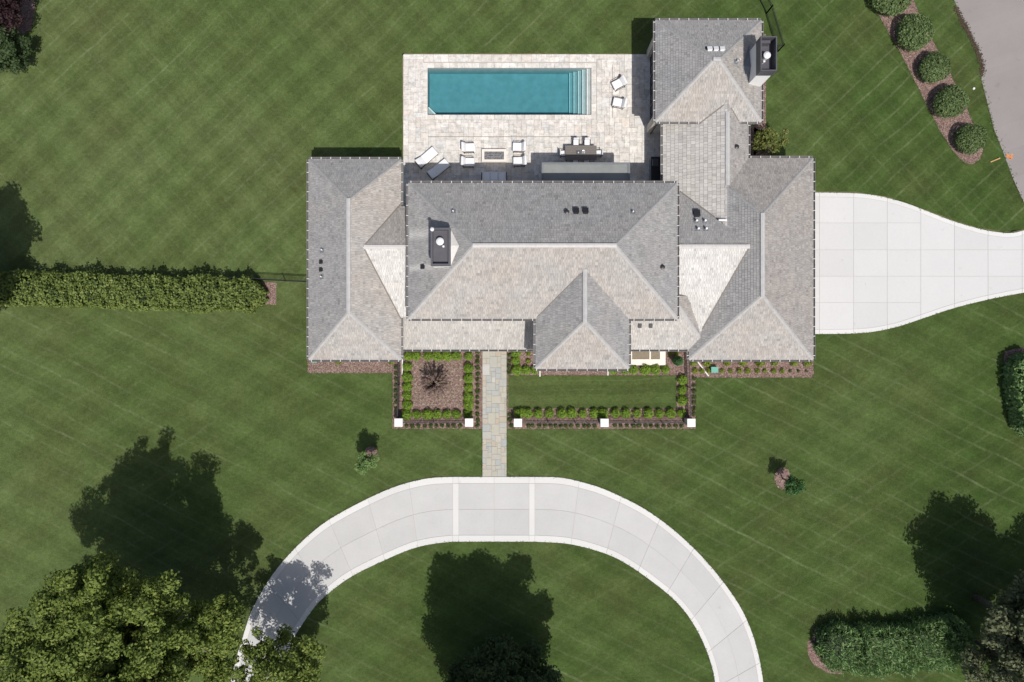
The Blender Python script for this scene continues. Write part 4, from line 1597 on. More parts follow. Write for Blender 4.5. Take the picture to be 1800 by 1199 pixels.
for px, py, s_, lab in ((1256, 650, 0.5, 'square green utility box in the mulch by the garage wing'),
                        (552, 633, 0.42, 'green utility box half under the west wing eave')):
    c = W(px, py, 0.4)
    ub = thing('utility_box', lab, 'utility box', (c.x, c.y, 0), 0, 'green utility boxes')
    m_ = MB()
    m_.rbox((c.x, c.y, 0.22), (s_ * 1.05, s_ * 0.85, 0.44), 0.03)
    m_.build('case', M['teal_box'], ub)
    m_ = MB()
    m_.rbox((c.x, c.y, 0.45), (s_ * 1.12, s_ * 0.92, 0.06), 0.02)
    m_.build('lid', M['teal_box'], ub)
for y0, y1, lab in ((330, 398, 'upper'), (525, 590, 'lower')):
    a_, b_ = W(540.2, y1, 0.25), W(542.2, y0, 0.25)
    m_ = MB()
    m_.box(a_.x, a_.x + 0.14, a_.y, b_.y, -0.05, 0.28)
    m_.box(a_.x + 0.14, a_.x + 1.5, a_.y, a_.y + 0.14, -0.05, 0.28)
    m_.box(a_.x + 0.14, a_.x + 1.5, b_.y - 0.14, b_.y, -0.05, 0.28)
    tag(m_.build('stone_curb', M['cream']), f'{lab} cream stone curb along the west side of the house', 'curb', 'stone curbs beside the west wing')


# ------------------------------------------------------------------ terrace furniture
def lounge_chair():
    """faces +x, origin on the ground at its middle"""
    t = thing('lounge_chair', '', 'chair')
    f = MB()
    for sy in (-1, 1):
        y = sy * 0.37
        f.bar((-0.40, y, 0.24), (0.42, y, 0.24), 0.035)
        f.bar((-0.36, y, 0.56), (0.36, y, 0.53), 0.03, 0.03)
    f.bar((0.40, -0.4, 0.24), (0.40, 0.4, 0.24), 0.04)
    f.bar((-0.38, -0.4, 0.24), (-0.38, 0.4, 0.24), 0.04)
    f.bar((-0.40, -0.34, 0.26), (-0.54, -0.34, 0.80), 0.03)
    f.bar((-0.40, 0.34, 0.26), (-0.54, 0.34, 0.80), 0.03)
    f.build('frame', M['frame'], t)
    for sx, sy in ((0.4, -0.37), (0.4, 0.37), (-0.38, -0.37), (-0.38, 0.37)):
        l_ = MB()
        l_.bar((sx, sy, 0.0), (sx * 0.95, sy, 0.54), 0.035)
        l_.build('leg', M['frame'], t)
    s_ = MB()
    s_.rbox((0.08, 0, 0.36), (0.82, 0.70, 0.2), 0.06)
    s_.build('seat_cushion', M['cushion'], t, smooth=True)
    b_ = MB()
    b_.rbox((-0.38, 0, 0.62), (0.2, 0.74, 0.54), 0.07, Matrix.Rotation(-0.5, 3, 'Y'))
    b_.build('back_cushion', M['cushion'], t, smooth=True)
    return t


LC = [((824, 260, 0.4), 2, 'white cushioned patio chair left of the fire pit, nearer the pool'),
      ((823.3, 285.5, 0.4), -1, 'white cushioned patio chair left of the fire pit, nearer the house'),
      ((912, 259, 0.4), 178, 'white cushioned patio chair right of the fire pit, nearer the pool'),
      ((913, 284, 0.4), 181, 'white cushioned patio chair right of the fire pit, nearer the house'),
      ((1087.4, 147.7, 0.4), 207, 'white patio chair past the pool steps, the one farther from the house'),
      ((1088, 181.3, 0.4), 168, 'white patio chair past the pool steps, the one nearer the fire pit side')]
proto = lounge_chair()
for i, (p, ang, lab) in enumerate(LC):
    c = W(*p)
    c.z = 0.067
    if i == 0:
        proto.location, proto.rotation_euler = c, (0, 0, math.radians(ang))
        proto['label'], proto['group'] = lab, 'white patio lounge chairs'
    else:
        dup(proto, c, math.radians(ang), lab, 'white patio lounge chairs')


def chaise():
    """head at -x, foot at +x"""
    t = thing('chaise_lounge', '', 'sun lounger')
    f = MB()
    for sy in (-1, 1):
        f.bar((-0.92, sy * 0.36, 0.26), (0.92, sy * 0.36, 0.26), 0.05, 0.06)
    for x in (-0.9, -0.2, 0.9):
        f.bar((x, -0.36, 0.26), (x, 0.36, 0.26), 0.05)
    f.bar((-0.78, -0.3, 0.26), (-0.78, -0.3, 0.5), 0.03)
    f.bar((-0.78, 0.3, 0.26), (-0.78, 0.3, 0.5), 0.03)
    f.build('frame', M['frame'], t)
    for x in (-0.82, 0.84):
        for sy in (-1, 1):
            l_ = MB()
            l_.bar((x, sy * 0.36, 0.0), (x, sy * 0.36, 0.26), 0.05)
            l_.build('leg', M['frame'], t)
    m1 = MB()
    m1.rbox((0.33, 0, 0.34), (1.22, 0.74, 0.12), 0.045)
    m1.build('mattress', M['cushion'], t, smooth=True)
    m2 = MB()
    m2.rbox((-0.56, 0, 0.48), (0.66, 0.74, 0.12), 0.045, Matrix.Rotation(0.48, 3, 'Y'))
    m2.build('back_cushion', M['cushion'], t, smooth=True)
    return t


cz = chaise()
c = W(749.6, 277.6, 0.35); c.z = 0.067
cz.location, cz.rotation_euler = c, (0, 0, math.radians(40.8))
cz['label'], cz['group'] = 'white sun lounger at the terrace corner, wholly in the sun', 'white sun loungers on the terrace'
c = W(770.7, 298, 0.35); c.z = 0.067
dup(cz, c, math.radians(39), 'white sun lounger at the terrace corner, half in the roof shadow', 'white sun loungers on the terrace')

# fire pit
fa_, fb2 = W(847, 284.5, 0.42), W(890, 262, 0.42)
fp = thing('fire_pit', 'rectangular pale stone fire pit filled with dark lava rock', 'fire pit', ((fa_.x + fb2.x) / 2, (fa_.y + fb2.y) / 2, 0.06))
m_ = MB()
t_ = 0.19
for b_ in ((fa_.x, fb2.x, fa_.y, fa_.y + t_), (fa_.x, fb2.x, fb2.y - t_, fb2.y), (fa_.x, fa_.x + t_, fa_.y + t_, fb2.y - t_), (fb2.x - t_, fb2.x, fa_.y + t_, fb2.y - t_)):
    m_.box(b_[0], b_[1], b_[2], b_[3], 0.066, 0.42)
m_.build('surround', M['offwhite'], fp)
m_ = MB()
m_.box(fa_.x + t_, fb2.x - t_, fa_.y + t_, fb2.y - t_, 0.08, 0.33)
for k in range(420):
    x, y = rnd.uniform(fa_.x + t_ + 0.05, fb2.x - t_ - 0.05), rnd.uniform(fa_.y + t_ + 0.05, fb2.y - t_ - 0.05)
    r_ = rnd.uniform(0.02, 0.045)
    m_.obox((x, y, 0.335), Vector((r_, rnd.uniform(-0.02, 0.02), 0.01)), Vector((rnd.uniform(-0.02, 0.02), r_, 0.008)), Vector((0, 0.005, r_)))
m_.build('lava_rock', M['lava'], fp, kind='stuff')
m_ = MB()
cx, cy = fp.location.x, fp.location.y
m_.bar((cx - 0.5, cy + 0.1, 0.38), (cx + 0.5, cy + 0.1, 0.38), 0.03)
m_.bar((cx - 0.5, cy - 0.1, 0.38), (cx + 0.5, cy - 0.1, 0.38), 0.03)
m_.bar((cx - 0.5, cy - 0.1, 0.38), (cx - 0.5, cy + 0.1, 0.38), 0.03)
m_.bar((cx + 0.5, cy - 0.1, 0.38), (cx + 0.5, cy + 0.1, 0.38), 0.03)
m_.build('burner', M['steel'], fp)

# sofa, faces north
sa_ = W(868.5, 311, 0.4)
so = thing('sofa', 'three-seat outdoor sofa with pale cushions in the shade by the house', 'sofa', (sa_.x, sa_.y, 0.067))
X, Y = sa_.x, sa_.y
f = MB()
f.box(X - 0.98, X + 0.98, Y - 0.40, Y + 0.38, 0.20, 0.27)
f.box(X - 0.98, X + 0.98, Y - 0.44, Y - 0.40, 0.2, 0.66)
f.build('frame', M['frame'], so)
for sx in (-1, 1):
    for yy in (-0.36, 0.33):
        l_ = MB()
        l_.bar((X + sx * 0.92, Y + yy, 0.067), (X + sx * 0.92, Y + yy, 0.2), 0.05)
        l_.build('leg', M['frame'], so)
    l_ = MB()
    l_.bar((X + sx * 0.98, Y - 0.42, 0.58), (X + sx * 0.98, Y + 0.3, 0.56), 0.05)
    l_.bar((X + sx * 0.98, Y + 0.3, 0.2), (X + sx * 0.98, Y + 0.3, 0.56), 0.05)
    l_.build('arm', M['frame'], so)
for k in (-1, 0, 1):
    l_ = MB()
    l_.rbox((X + k * 0.635, Y + 0.06, 0.36), (0.62, 0.66, 0.17), 0.05)
    l_.build('seat_cushion', M['cushion'], so, smooth=True)
    l_ = MB()
    l_.rbox((X + k * 0.64, Y - 0.30, 0.6), (0.63, 0.2, 0.44), 0.08, Matrix.Rotation(0.2, 3, 'X'))
    l_.build('back_cushion', M['cushion'], so, smooth=True)

# dining table
ta_, tb_ = W(993.5, 281.5, 0.76), W(1048.5, 256, 0.76)
X, Y = (ta_.x + tb_.x) / 2, (ta_.y + tb_.y) / 2
dt = thing('dining_table', 'weathered wooden outdoor dining table beside the flat canopy', 'table', (X, Y, 0.067))
n = 6
for k in range(n):
    y0 = ta_.y + (tb_.y - ta_.y) * k / n
    y1 = ta_.y + (tb_.y - ta_.y) * (k + 1) / n
    m_ = MB()
    m_.box(ta_.x, tb_.x, y0 + 0.004, y1 - 0.004, 0.78, 0.82)
    m_.build('plank', M['table'], dt)
m_ = MB()
m_.box(ta_.x + 0.1, tb_.x - 0.1, ta_.y + 0.1, tb_.y - 0.1, 0.70, 0.78)
m_.build('apron', M['table'], dt)
for sx in (ta_.x + 0.15, tb_.x - 0.15):
    for sy in (ta_.y + 0.15, tb_.y - 0.15):
        m_ = MB()
        m_.bar((sx, sy, 0.067), (sx, sy, 0.70), 0.08)
        m_.build('leg', M['table'], dt)


def dining_chair():
    t = thing('dining_chair', '', 'chair')
    f = MB()
    f.box(-0.24, 0.24, -0.24, 0.24, 0.41, 0.44)
    for sy in (-1, 1):
        f.bar((-0.24, sy * 0.24, 0.64), (0.2, sy * 0.24, 0.64), 0.04, 0.03)
        f.bar((-0.23, sy * 0.22, 0.42), (-0.30, sy * 0.22, 0.86), 0.035)
    f.build('frame', M['frame'], t)
    for sx in (-0.22, 0.2):
        for sy in (-1, 1):
            l_ = MB()
            l_.bar((sx, sy * 0.23, 0), (sx, sy * 0.23, 0.64), 0.035)
            l_.build('leg', M['frame'], t)
    s_ = MB()
    s_.rbox((0.0, 0, 0.475), (0.46, 0.44, 0.07), 0.025)
    s_.build('seat_cushion', M['cushion'], t, smooth=True)
    b_ = MB()
    b_.rbox((-0.25, 0, 0.70), (0.06, 0.44, 0.36), 0.025, Matrix.Rotation(-0.16, 3, 'Y'))
    b_.build('backrest', M['cushion'], t, smooth=True)
    return t


DC = [(1012.5, 251.5, -90, 'white dining chair on the pool side of the table, left of two'),
      (1032, 251.5, -90, 'white dining chair on the pool side of the table, right of two'),
      (990.5, 270, 0, 'white dining chair at the left end of the outdoor table'),
      (1052, 269.5, 180, 'white dining chair at the right end of the outdoor table'),
      (1011.5, 284, 90, 'shaded dining chair on the house side of the table, left of two'),
      (1031, 284, 90, 'shaded dining chair on the house side of the table, right of two')]
proto = dining_chair()
for i, (px, py, ang, lab) in enumerate(DC):
    c = W(px, py, 0.5); c.z = 0.067
    if i == 0:
        proto.location, proto.rotation_euler = c, (0, 0, math.radians(ang))
        proto['label'], proto['group'] = lab, 'white chairs round the outdoor table'
    else:
        dup(proto, c, math.radians(ang), lab, 'white chairs round the outdoor table')
c = W(1021, 268, 0.85)
tr_ = thing('tray', 'square dark tray lying on the dining table, left of the glass bowl', 'tray', (c.x - 0.2, c.y, 0.82))
m_ = MB()
m_.rbox((c.x - 0.2, c.y, 0.835), (0.34, 0.30, 0.03), 0.01)
m_.build('base', M['dark_metal'], tr_)
m_ = MB()
m_.disc_stack((c.x - 0.2, c.y - 0.02, 0.85), [(0.05, 0), (0.06, 0.03), (0.045, 0.12), (0.01, 0.13)], 12)
tag(m_.build('candle', M['white']), 'short white candle standing on the tray on the dining table', 'candle')
m_ = MB()
m_.disc_stack((c.x + 0.2, c.y, 0.822), [(0.06, 0), (0.15, 0.10), (0.16, 0.14), (0.13, 0.13), (0.05, 0.03)], 18)
tag(m_.build('bowl', M['steel']), 'small shiny bowl in the middle of the dining table', 'bowl')

# dark grill counter tucked under the eave
a_, b_ = W(1144.5, 330, 0.95), W(1168, 275.5, 0.95)
gc = thing('grill_counter', 'long black grill counter tucked under the eave at the terrace edge', 'grill counter', ((a_.x + b_.x) / 2, (a_.y + b_.y) / 2, 0.067))
m_ = MB()
m_.box(a_.x + 0.04, b_.x, a_.y + 0.04, b_.y - 0.04, 0.068, 0.9)
m_.build('cabinet', M['gray_rim'], gc)
m_ = MB()
m_.box(a_.x, b_.x, a_.y, b_.y, 0.903, 0.95)
m_.build('countertop', M['black'], gc)
m_ = MB()
cx, cy = W(1150, 284, 1.0).x, W(1150, 286, 1.0).y
m_.rbox((cx + 0.12, cy, 1.02), (0.42, 0.62, 0.13), 0.05)
gr = m_.build('grill_lid', M['dark_metal'], gc)
m_ = MB()
m_.bar((cx - 0.13, cy - 0.25, 1.04), (cx - 0.13, cy + 0.25, 1.04), 0.035)
m_.build('handle', M['steel'], gr)

# ------------------------------------------------------------------ iron fences and pillars
def fence(pts, hgt, lab, z0=0.0, step=0.115, post=2.4, name='iron_fence', group='black iron fences'):
    P = [W(x, y) for x, y in pts]
    t = thing(name, lab, 'fence', P[0], 0, group)
    pk_ = MB()
    r1, r2, r3 = MB(), MB(), MB()
    for a_, b_ in zip(P, P[1:]):
        d = b_ - a_
        L = d.length
        d.normalize()
        n = int(L / step)
        for k in range(n):
            p = a_ + d * (k + 0.5) * L / n
            pk_.bar(p + Vector((0, 0, 0.06)), p + Vector((0, 0, hgt - 0.02)), 0.022)
        for r_, z in ((r1, hgt), (r2, hgt - 0.2), (r3, 0.14)):
            r_.bar(a_ + Vector((0, 0, z)), b_ + Vector((0, 0, z)), 0.032, 0.03)
        m = max(1, round(L / post))
        for k in range(m + 1):
            p = a_ + d * L * k / m
            q_ = MB()
            q_.bar(p + Vector((0, 0, -0.1)), p + Vector((0, 0, hgt + 0.06)), 0.065)
            q_.rbox(p + Vector((0, 0, hgt + 0.07)), (0.085, 0.085, 0.03), 0.01)
            q_.build('post', M['black'], t)
    for r_ in (r1, r2, r3):
        r_.build('rail', M['black'], t)
    pk_.build('picket', M['black'], t, kind='stuff')
    return t


fence([(703.6, 612), (702, 740)], 1.05, 'black iron fence on the lawn side of the left front garden')
fence([(706, 740.5), (820, 740.5)], 1.05, 'black iron fence along the front edge of the left garden')
fence([(915, 741), (1058, 741)], 1.05, 'black iron fence right of the path, ending at the middle pillar')
fence([(1068, 741), (1209, 741)], 1.05, 'black iron fence from the middle pillar to the corner pillar')
fence([(1206.5, 622), (1209.5, 738)], 1.05, 'black iron fence running from the garage wing to the corner pillar')
fence([(551, 496.5), (404, 489.5)], 1.3, 'black iron fence from the west wing into the long hedge')
fence([(1312, -45), (1347, 24), (1367, 91), (1350, 92)], 1.35, 'black iron fence angling past the white chimney')
PL = [(700.4, 743, 'white-capped pillar at the outer corner of the left front garden'), (824.6, 743, 'white-capped pillar just left of the flagstone path'),
      (910.4, 743.4, 'white-capped pillar just right of the flagstone path'), (1062.8, 743.4, 'white-capped pillar midway along the right garden fence'),
      (1215.4, 743.4, 'white-capped pillar at the outer corner of the right front garden')]
proto = None
for px, py, lab in PL:
    c = W(px, py, 1.35)
    c.z = 0
    if proto is None:
        proto = thing('pillar', lab, 'pillar', c, 0, 'white-capped fence pillars')
        m_ = MB()
        m_.box(c.x - 0.25, c.x + 0.25, c.y - 0.25, c.y + 0.25, -0.1, 1.25)
        m_.build('shaft', M['stucco'], proto)
        m_ = MB()
        m_.rbox((c.x, c.y, 1.30), (0.64, 0.64, 0.1), 0.015)
        m_.box(c.x - 0.2, c.x + 0.2, c.y - 0.2, c.y + 0.2, 1.352, 1.37)
        m_.build('cap', M['white'], proto)
    else:
        dup(proto, c, 0, lab)


# ------------------------------------------------------------------ foliage
def leaf_mesh(name, centers, normals, sizes, aspect, rng, droop=0.0, tilt=0.6):
    """one quad (folded diamond) per leaf; arrays of n"""
    n = len(centers)
    nrm = normals + rng.normal(0, tilt, (n, 3))
    nrm /= np.linalg.norm(nrm, axis=1, keepdims=True) + 1e-9
    rv = rng.normal(0, 1, (n, 3))
    t = np.cross(nrm, rv)
    t /= np.linalg.norm(t, axis=1, keepdims=True) + 1e-9
    b = np.cross(nrm, t)
    s = sizes[:, None]
    v = np.empty((n, 4, 3), np.float32)
    v[:, 0] = centers - t * s
    v[:, 1] = centers - b * s * aspect + nrm * s * 0.15
    v[:, 2] = centers + t * s
    v[:, 3] = centers + b * s * aspect + nrm * s * 0.15
    return quads_to_mesh(name, v)


def quads_to_mesh(name, v):
    n = len(v)
    me = bpy.data.meshes.new(name)
    me.vertices.add(n * 4)
    me.loops.add(n * 4)
    me.polygons.add(n)
    me.vertices.foreach_set('co', v.reshape(-1).astype(np.float32))
    me.loops.foreach_set('vertex_index', np.arange(n * 4, dtype=np.int32))
    me.polygons.foreach_set('loop_start', np.arange(0, n * 4, 4, dtype=np.int32))
    me.polygons.foreach_set('loop_total', np.full(n, 4, np.int32))
    me.update(calc_edges=True)
    return me


def sphere_dirs(rng, n, up=0.0):
    d = rng.normal(0, 1, (n, 3))
    d /= np.linalg.norm(d, axis=1, keepdims=True)
    d[:, 2] = np.where(rng.random(n) < up, np.abs(d[:, 2]), d[:, 2])
    return d


def clump_leaves(rng, clumps, per_m2, size, aspect=0.6, tilt=0.6, flat=0.8, fill=0.42):
    """leaves spread through small clumps (x, y, z, r), thicker towards the shell"""
    C, N, Z = [], [], []
    for x, y, z, r in clumps:
        n = max(8, int(per_m2 * 4 * math.pi * r * r))
        d = sphere_dirs(rng, n, 0.35)
        rad = r * np.where(rng.random(n) < fill, rng.random(n), 0.72 + 0.48 * rng.random(n) ** 1.4)
        p = d * rad[:, None]
        p[:, 2] *= flat
        C.append(p + np.array([x, y, z]))
        nn = d.copy()
        nn[:, 2] += 0.5
        N.append(nn)
        Z.append(size * rng.uniform(0.6, 1.25, n))
    return np.concatenate(C), np.concatenate(N), np.concatenate(Z)


def tree(name, label, cat, g, hc, rx, rz, seed, mat, n_clump=260, clump_r=(0.55, 1.2), per=34, leaf=0.16, trunk_r=0.3, group=None, bark='bark', shape='round', lobes=6, limb_n=16, extra=()):
    rng = np.random.default_rng(seed)
    rr = random.Random(seed)
    G = W(*g)
    t = thing(name, label, cat, (G.x, G.y, 0), 0, group)
    lb = [(rr.uniform(0, 6.28), rr.uniform(-0.3, 0.85), rr.uniform(0.1, 0.26)) for _ in range(lobes)]
    cell = [(rr.gauss(0, 1), rr.gauss(0, 1), rr.gauss(0, 1)) for _ in range(9)]
    clumps = []
    while len(clumps) < n_clump:
        d = np.array([rr.gauss(0, 1), rr.gauss(0, 1), rr.gauss(0, 1)])
        d /= np.linalg.norm(d)
        az = math.atan2(d[1], d[0])
        f = 0.86
        for a_, el, am in lb:
            c = math.cos(az - a_) * math.cos(math.asin(max(-1, min(1, d[2]))) - el)
            f += am * max(0, c) ** 4
        f *= rr.uniform(0.9, 1.08)
        rad = f * (rr.uniform(0.72, 1.0) if rr.random() < 0.72 else rr.uniform(0.25, 0.75))
        if shape == 'column':
            z = max(-1, min(1, rr.uniform(-1, 1)))
            k = 1.0 if z < 0.35 else math.sqrt(max(0.05, 1 - ((z - 0.35) / 0.66) ** 2))
            q_ = rad * k
            p = (math.cos(az) * rx * q_, math.sin(az) * rx * q_, hc + z * rz)
        else:
            p = (d[0] * rx * rad, d[1] * rx * rad, hc + d[2] * rz * rad)
        r = rr.uniform(*clump_r)
        if p[2] - r < 0.3:
            continue
        clumps.append((p[0], p[1], p[2], r))
    for ex, ey, eh, er, en in extra:                  # further limbs with their own foliage
        E = W(ex, ey)
        for _ in range(en):
            d = np.array([rr.gauss(0, 1), rr.gauss(0, 1), rr.gauss(0, 1)])
            d *= er * rr.uniform(0.35, 1.0) / np.linalg.norm(d)
            clumps.append((E.x - G.x + d[0], E.y - G.y + d[1], eh + d[2] * 0.7, rr.uniform(*clump_r) * 0.85))
    C, N, Z = clump_leaves(rng, clumps, per, leaf)
    me = leaf_mesh('crown', C, N, Z, 0.62, rng)
    link('crown', me, M[mat], t)
    tb2 = MB()
    top = hc + rz * 0.35
    pts = [(0, 0, -0.2), (0.05 * trunk_r, 0, top * 0.3), (rr.uniform(-.2, .2), rr.uniform(-.2, .2), top * 0.6), (rr.uniform(-.4, .4), rr.uniform(-.4, .4), top)]
    tb2.tube(pts, [trunk_r * 1.25, trunk_r, trunk_r * 0.7, trunk_r * 0.25], 10)
    tr2 = link('trunk', tb2.mesh('trunk'), M[bark], t, smooth=True)
    lm = sorted(clumps, key=lambda c: -c[3])[:limb_n]
    if extra:
        lm += clumps[-sum(e[4] for e in extra)::6]
    for c in lm:
        z0 = max(top * 0.28, min(top * 0.85, c[2] * rr.uniform(0.45, 0.7)))
        f = z0 / top
        a_ = Vector((pts[2][0] * min(1, f / 0.6), pts[2][1] * min(1, f / 0.6), z0))
        b_ = Vector(c[:3])
        mid_ = a_.lerp(b_, 0.5) + Vector((rr.uniform(-.3, .3), rr.uniform(-.3, .3), rr.uniform(-0.1, 0.5)))
        l_ = MB()
        l_.tube([a_, mid_, b_], [trunk_r * 0.34, trunk_r * 0.2, trunk_r * 0.06], 6)
        link('limb', l_.mesh('limb'), M[bark], t, smooth=True)
    return t


tree('maple_tree', 'huge broad maple spreading over the lower left corner of the lawn', 'tree', (318, 1062), 10.8, 5.9, 4.3, 3, 'leaf_oak', 560, (0.35, 0.85), 52, 0.115, 0.42, lobes=9, limb_n=30, bark='bark_pale', extra=((446, 1036, 7.0, 2.1, 46), (414, 1104, 5.5, 2.0, 40), (392, 985, 10.5, 1.9, 34), (300, 1120, 5.0, 2.2, 40)))
tree('maple_tree', 'smaller leafy tree overhanging the left end of the curved drive', 'tree', (529, 1130), 6.6, 3.6, 2.7, 14, 'leaf_oak', 130, (0.3, 0.65), 54, 0.11, 0.2)
tree('maple_tree', 'dark upright tree at the bottom inside the curved drive', 'tree', (878, 1178), 8.0, 3.95, 6.3, 5, 'leaf_dark', 380, (0.4, 0.95), 40, 0.14, 0.34, shape='column', lobes=4, extra=((830, 1128, 12.0, 1.1, 16), (958, 1126, 12.0, 1.1, 16), (790, 1172, 7.0, 1.0, 12), (985, 1160, 9.0, 1.0, 12), (900, 1124, 12.4, 0.9, 10)))
tree('shade_tree', 'tall tree right of the frame casting a broad shadow near the yew hedge', 'tree', (1715, 1050), 7.6, 3.7, 3.9, 8, 'leaf_olive', 120, (0.5, 1.0), 34, 0.15, 0.22)
tree('shade_tree', 'low gray-olive tree behind the right end of the yew hedge', 'tree', (1706, 1122), 4.2, 2.7, 2.3, 9, 'leaf_olive', 60, (0.35, 0.8), 44, 0.12, 0.16)
tree('shade_tree', 'tree at the right edge whose shadow touches the frame', 'tree', (1848, 1085), 8.0, 3.2, 3.6, 10, 'leaf_olive', 90, (0.5, 1.0), 30, 0.16, 0.2)
tree('shade_tree', 'tree past the left edge casting its shadow beyond the hedge', 'tree', (12, 535), 9.5, 4.0, 4.2, 11, 'leaf_oak', 120, (0.6, 1.1), 32, 0.17, 0.25)
tree('large_shrub', 'dark green ragged shrub just below the purple tree at upper left', 'shrub', (47, 108), 2.2, 1.55, 1.7, 12, 'leaf_dark', 60, (0.3, 0.6), 60, 0.10, 0.1)
tree('copper_beech', 'dark purple-leaved tree in the upper left corner', 'tree', (30, 38), 3.4, 2.3, 2.6, 13, 'leaf_beech', 90, (0.4, 0.8), 50, 0.11, 0.16)
tree('young_tree', 'young pale-green tree with a round shadow left of the path', 'tree', (655, 802), 2.5, 0.78, 1.0, 21, 'leaf_young', 32, (0.2, 0.34), 130, 0.075, 0.04, 'small lawn trees', limb_n=6)
tree('young_tree', 'young deep-green tree in a bare mulch ring right of the path', 'tree', (1375.5, 841), 2.35, 0.7, 0.95, 22, 'leaf_young2', 20, (0.18, 0.32), 85, 0.08, 0.045, 'small lawn trees', limb_n=6)
def stem_tree(name, label, cat, g, n, reach, hgt, seed):
    """many thin stems fanning out of one foot, leafy along their outer part"""
    rng = np.random.default_rng(seed)
    rr = random.Random(seed)
    G = W(*g)
    t = thing(name, label, cat, (G.x, G.y, 0))
    C, N, Z = [], [], []
    sm = MB()
    for k in range(n):
        az = rr.uniform(0, 6.283)
        r = reach * math.sqrt(rr.uniform(0.05, 1.0)) * rr.uniform(0.85, 1.1)
        tip = Vector((math.cos(az) * r, math.sin(az) * r, hgt * (1.0 - 0.45 * (r / reach) ** 2) * rr.uniform(0.8, 1.1)))
        foot = Vector((math.cos(az) * 0.08, math.sin(az) * 0.08, 0.0))
        mid_ = foot.lerp(tip, 0.5) + Vector((-math.cos(az) * r * 0.12, -math.sin(az) * r * 0.12, 0.12))
        sm.tube([foot, mid_, tip], [0.016, 0.011, 0.004], 5)
        for q_ in range(52):
            f = rr.uniform(0.42, 1.04)
            p = mid_.lerp(tip, (f - 0.5) * 2) if f > 0.5 else foot.lerp(mid_, f * 2)
            C.append((p.x + rr.gauss(0, 0.035), p.y + rr.gauss(0, 0.035), p.z + rr.gauss(0, 0.03)))
            N.append((math.cos(az) * 0.4, math.sin(az) * 0.4, 1.0))
            Z.append(rr.uniform(0.035, 0.08))
    link('crown', leaf_mesh('crown', np.array(C), np.array(N), np.array(Z), 0.45, rng, tilt=0.5), M['leaf_purple'], t)
    link('stem', sm.mesh('stem'), M['purple_bark'], t, smooth=True)
    return t


M['purple_bark'] = simple('purple_bark', (0.22, 0.15, 0.16), rough=0.9)
stem_tree('ornamental_tree', 'purple-leaved ornamental tree in the middle of the left front garden', 'tree', (766.5, 672), 95, 1.2, 2.3, 23)
tree('large_shrub', 'loose yellow-green shrub in the corner behind the garage wing', 'shrub', (1335, 259), 1.9, 1.15, 1.3, 24, 'leaf_yellow', 46, (0.22, 0.42), 70, 0.085, 0.05, limb_n=14)


def shrub_mesh(name, r, h, n, size, seed, asp=0.6, lump=0.12, tilt=0.5):
    rng = np.random.default_rng(seed)
    d = sphere_dirs(rng, n, 0.8)
    ph = rng.random(6) * 6.28
    az = np.arctan2(d[:, 1], d[:, 0])
    f = 1 + lump * (np.sin(3 * az + ph[0]) * 0.5 + np.sin(5 * az + ph[1] + 3 * d[:, 2]) * 0.5 + np.sin(7 * d[:, 2] + ph[2]) * 0.3)
    rad = f * np.where(rng.random(n) < 0.22, rng.uniform(0.5, 0.9, n), rng.uniform(0.9, 1.05, n))
    p = d * rad[:, None]
    p[:, 0] *= r
    p[:, 1] *= r
    p[:, 2] = np.maximum(0.03, h * 0.45 + p[:, 2] * h * 0.55)
    nn = d.copy()
    nn[:, 2] += 0.35
    return leaf_mesh(name, p, nn, size * rng.uniform(0.65, 1.3, n), asp, rng, tilt=tilt)


def core_mesh(name, r, h):
    m_ = MB()
    m_.disc_stack((0, 0, 0), [(r * 0.5, 0.0), (r * 0.8, h * 0.25), (r * 0.84, h * 0.5), (r * 0.62, h * 0.78), (r * 0.2, h * 0.88)], 10)
    return m_.mesh(name)


class ShrubKind:
    """a few shared foliage meshes; every plant is its own object"""
    def __init__(self, name, cat, group, r, h, n, size, mat, seeds, stem=True, **kw):
        self.name, self.cat, self.group, self.h = name, cat, group, h
        self.me = []
        for s in seeds:
            me = shrub_mesh(name, r, h, n, size, s, **kw)
            me.materials.append(M[mat])
            self.me.append(me)
        self.core = None
        if stem:
            self.core = core_mesh('stem', r * 0.9, h * 0.92)
            self.core.materials.append(M['leaf_dark'])
        self.k = 0

    def put(self, px, py, label, s=1.0, group=None):
        c = W(px, py, self.h * 0.6 * s)
        c.z = 0.012
        t = thing(self.name, label, self.cat, c, rnd.uniform(0, 6.28), group or self.group)
        s *= rnd.uniform(0.87, 1.12)
        t.scale = (s * rnd.uniform(0.94, 1.06), s * rnd.uniform(0.94, 1.06), s)
        o = bpy.data.objects.new('foliage', self.me[self.k % len(self.me)])
        COL.objects.link(o)
        o.parent = t
        if self.core:
            o = bpy.data.objects.new('stem', self.core)
            COL.objects.link(o)
            o.parent = t
        self.k += 1
        return t


box = ShrubKind('boxwood_shrub', 'shrub', 'bright green boxwood balls', 0.385, 0.6, 480, 0.05, 'leaf_box', (31, 32, 33, 34, 35))
per = ShrubKind('garden_plant', 'plant', 'small dark green bedding plants', 0.17, 0.24, 90, 0.05, 'leaf_small', (41, 42, 43, 44), lump=0.3, stem=False)
lime = ShrubKind('lime_plant', 'plant', 'lime green plants in front of the garage wing', 0.2, 0.28, 110, 0.055, 'leaf_lime', (51, 52, 53), lump=0.25, stem=False)
rndb = ShrubKind('round_shrub', 'shrub', 'large round shrubs in the mulch strip by the road', 1.22, 1.5, 3600, 0.085, 'leaf_round', (61, 62, 63), asp=0.5, lump=0.07, tilt=0.7)


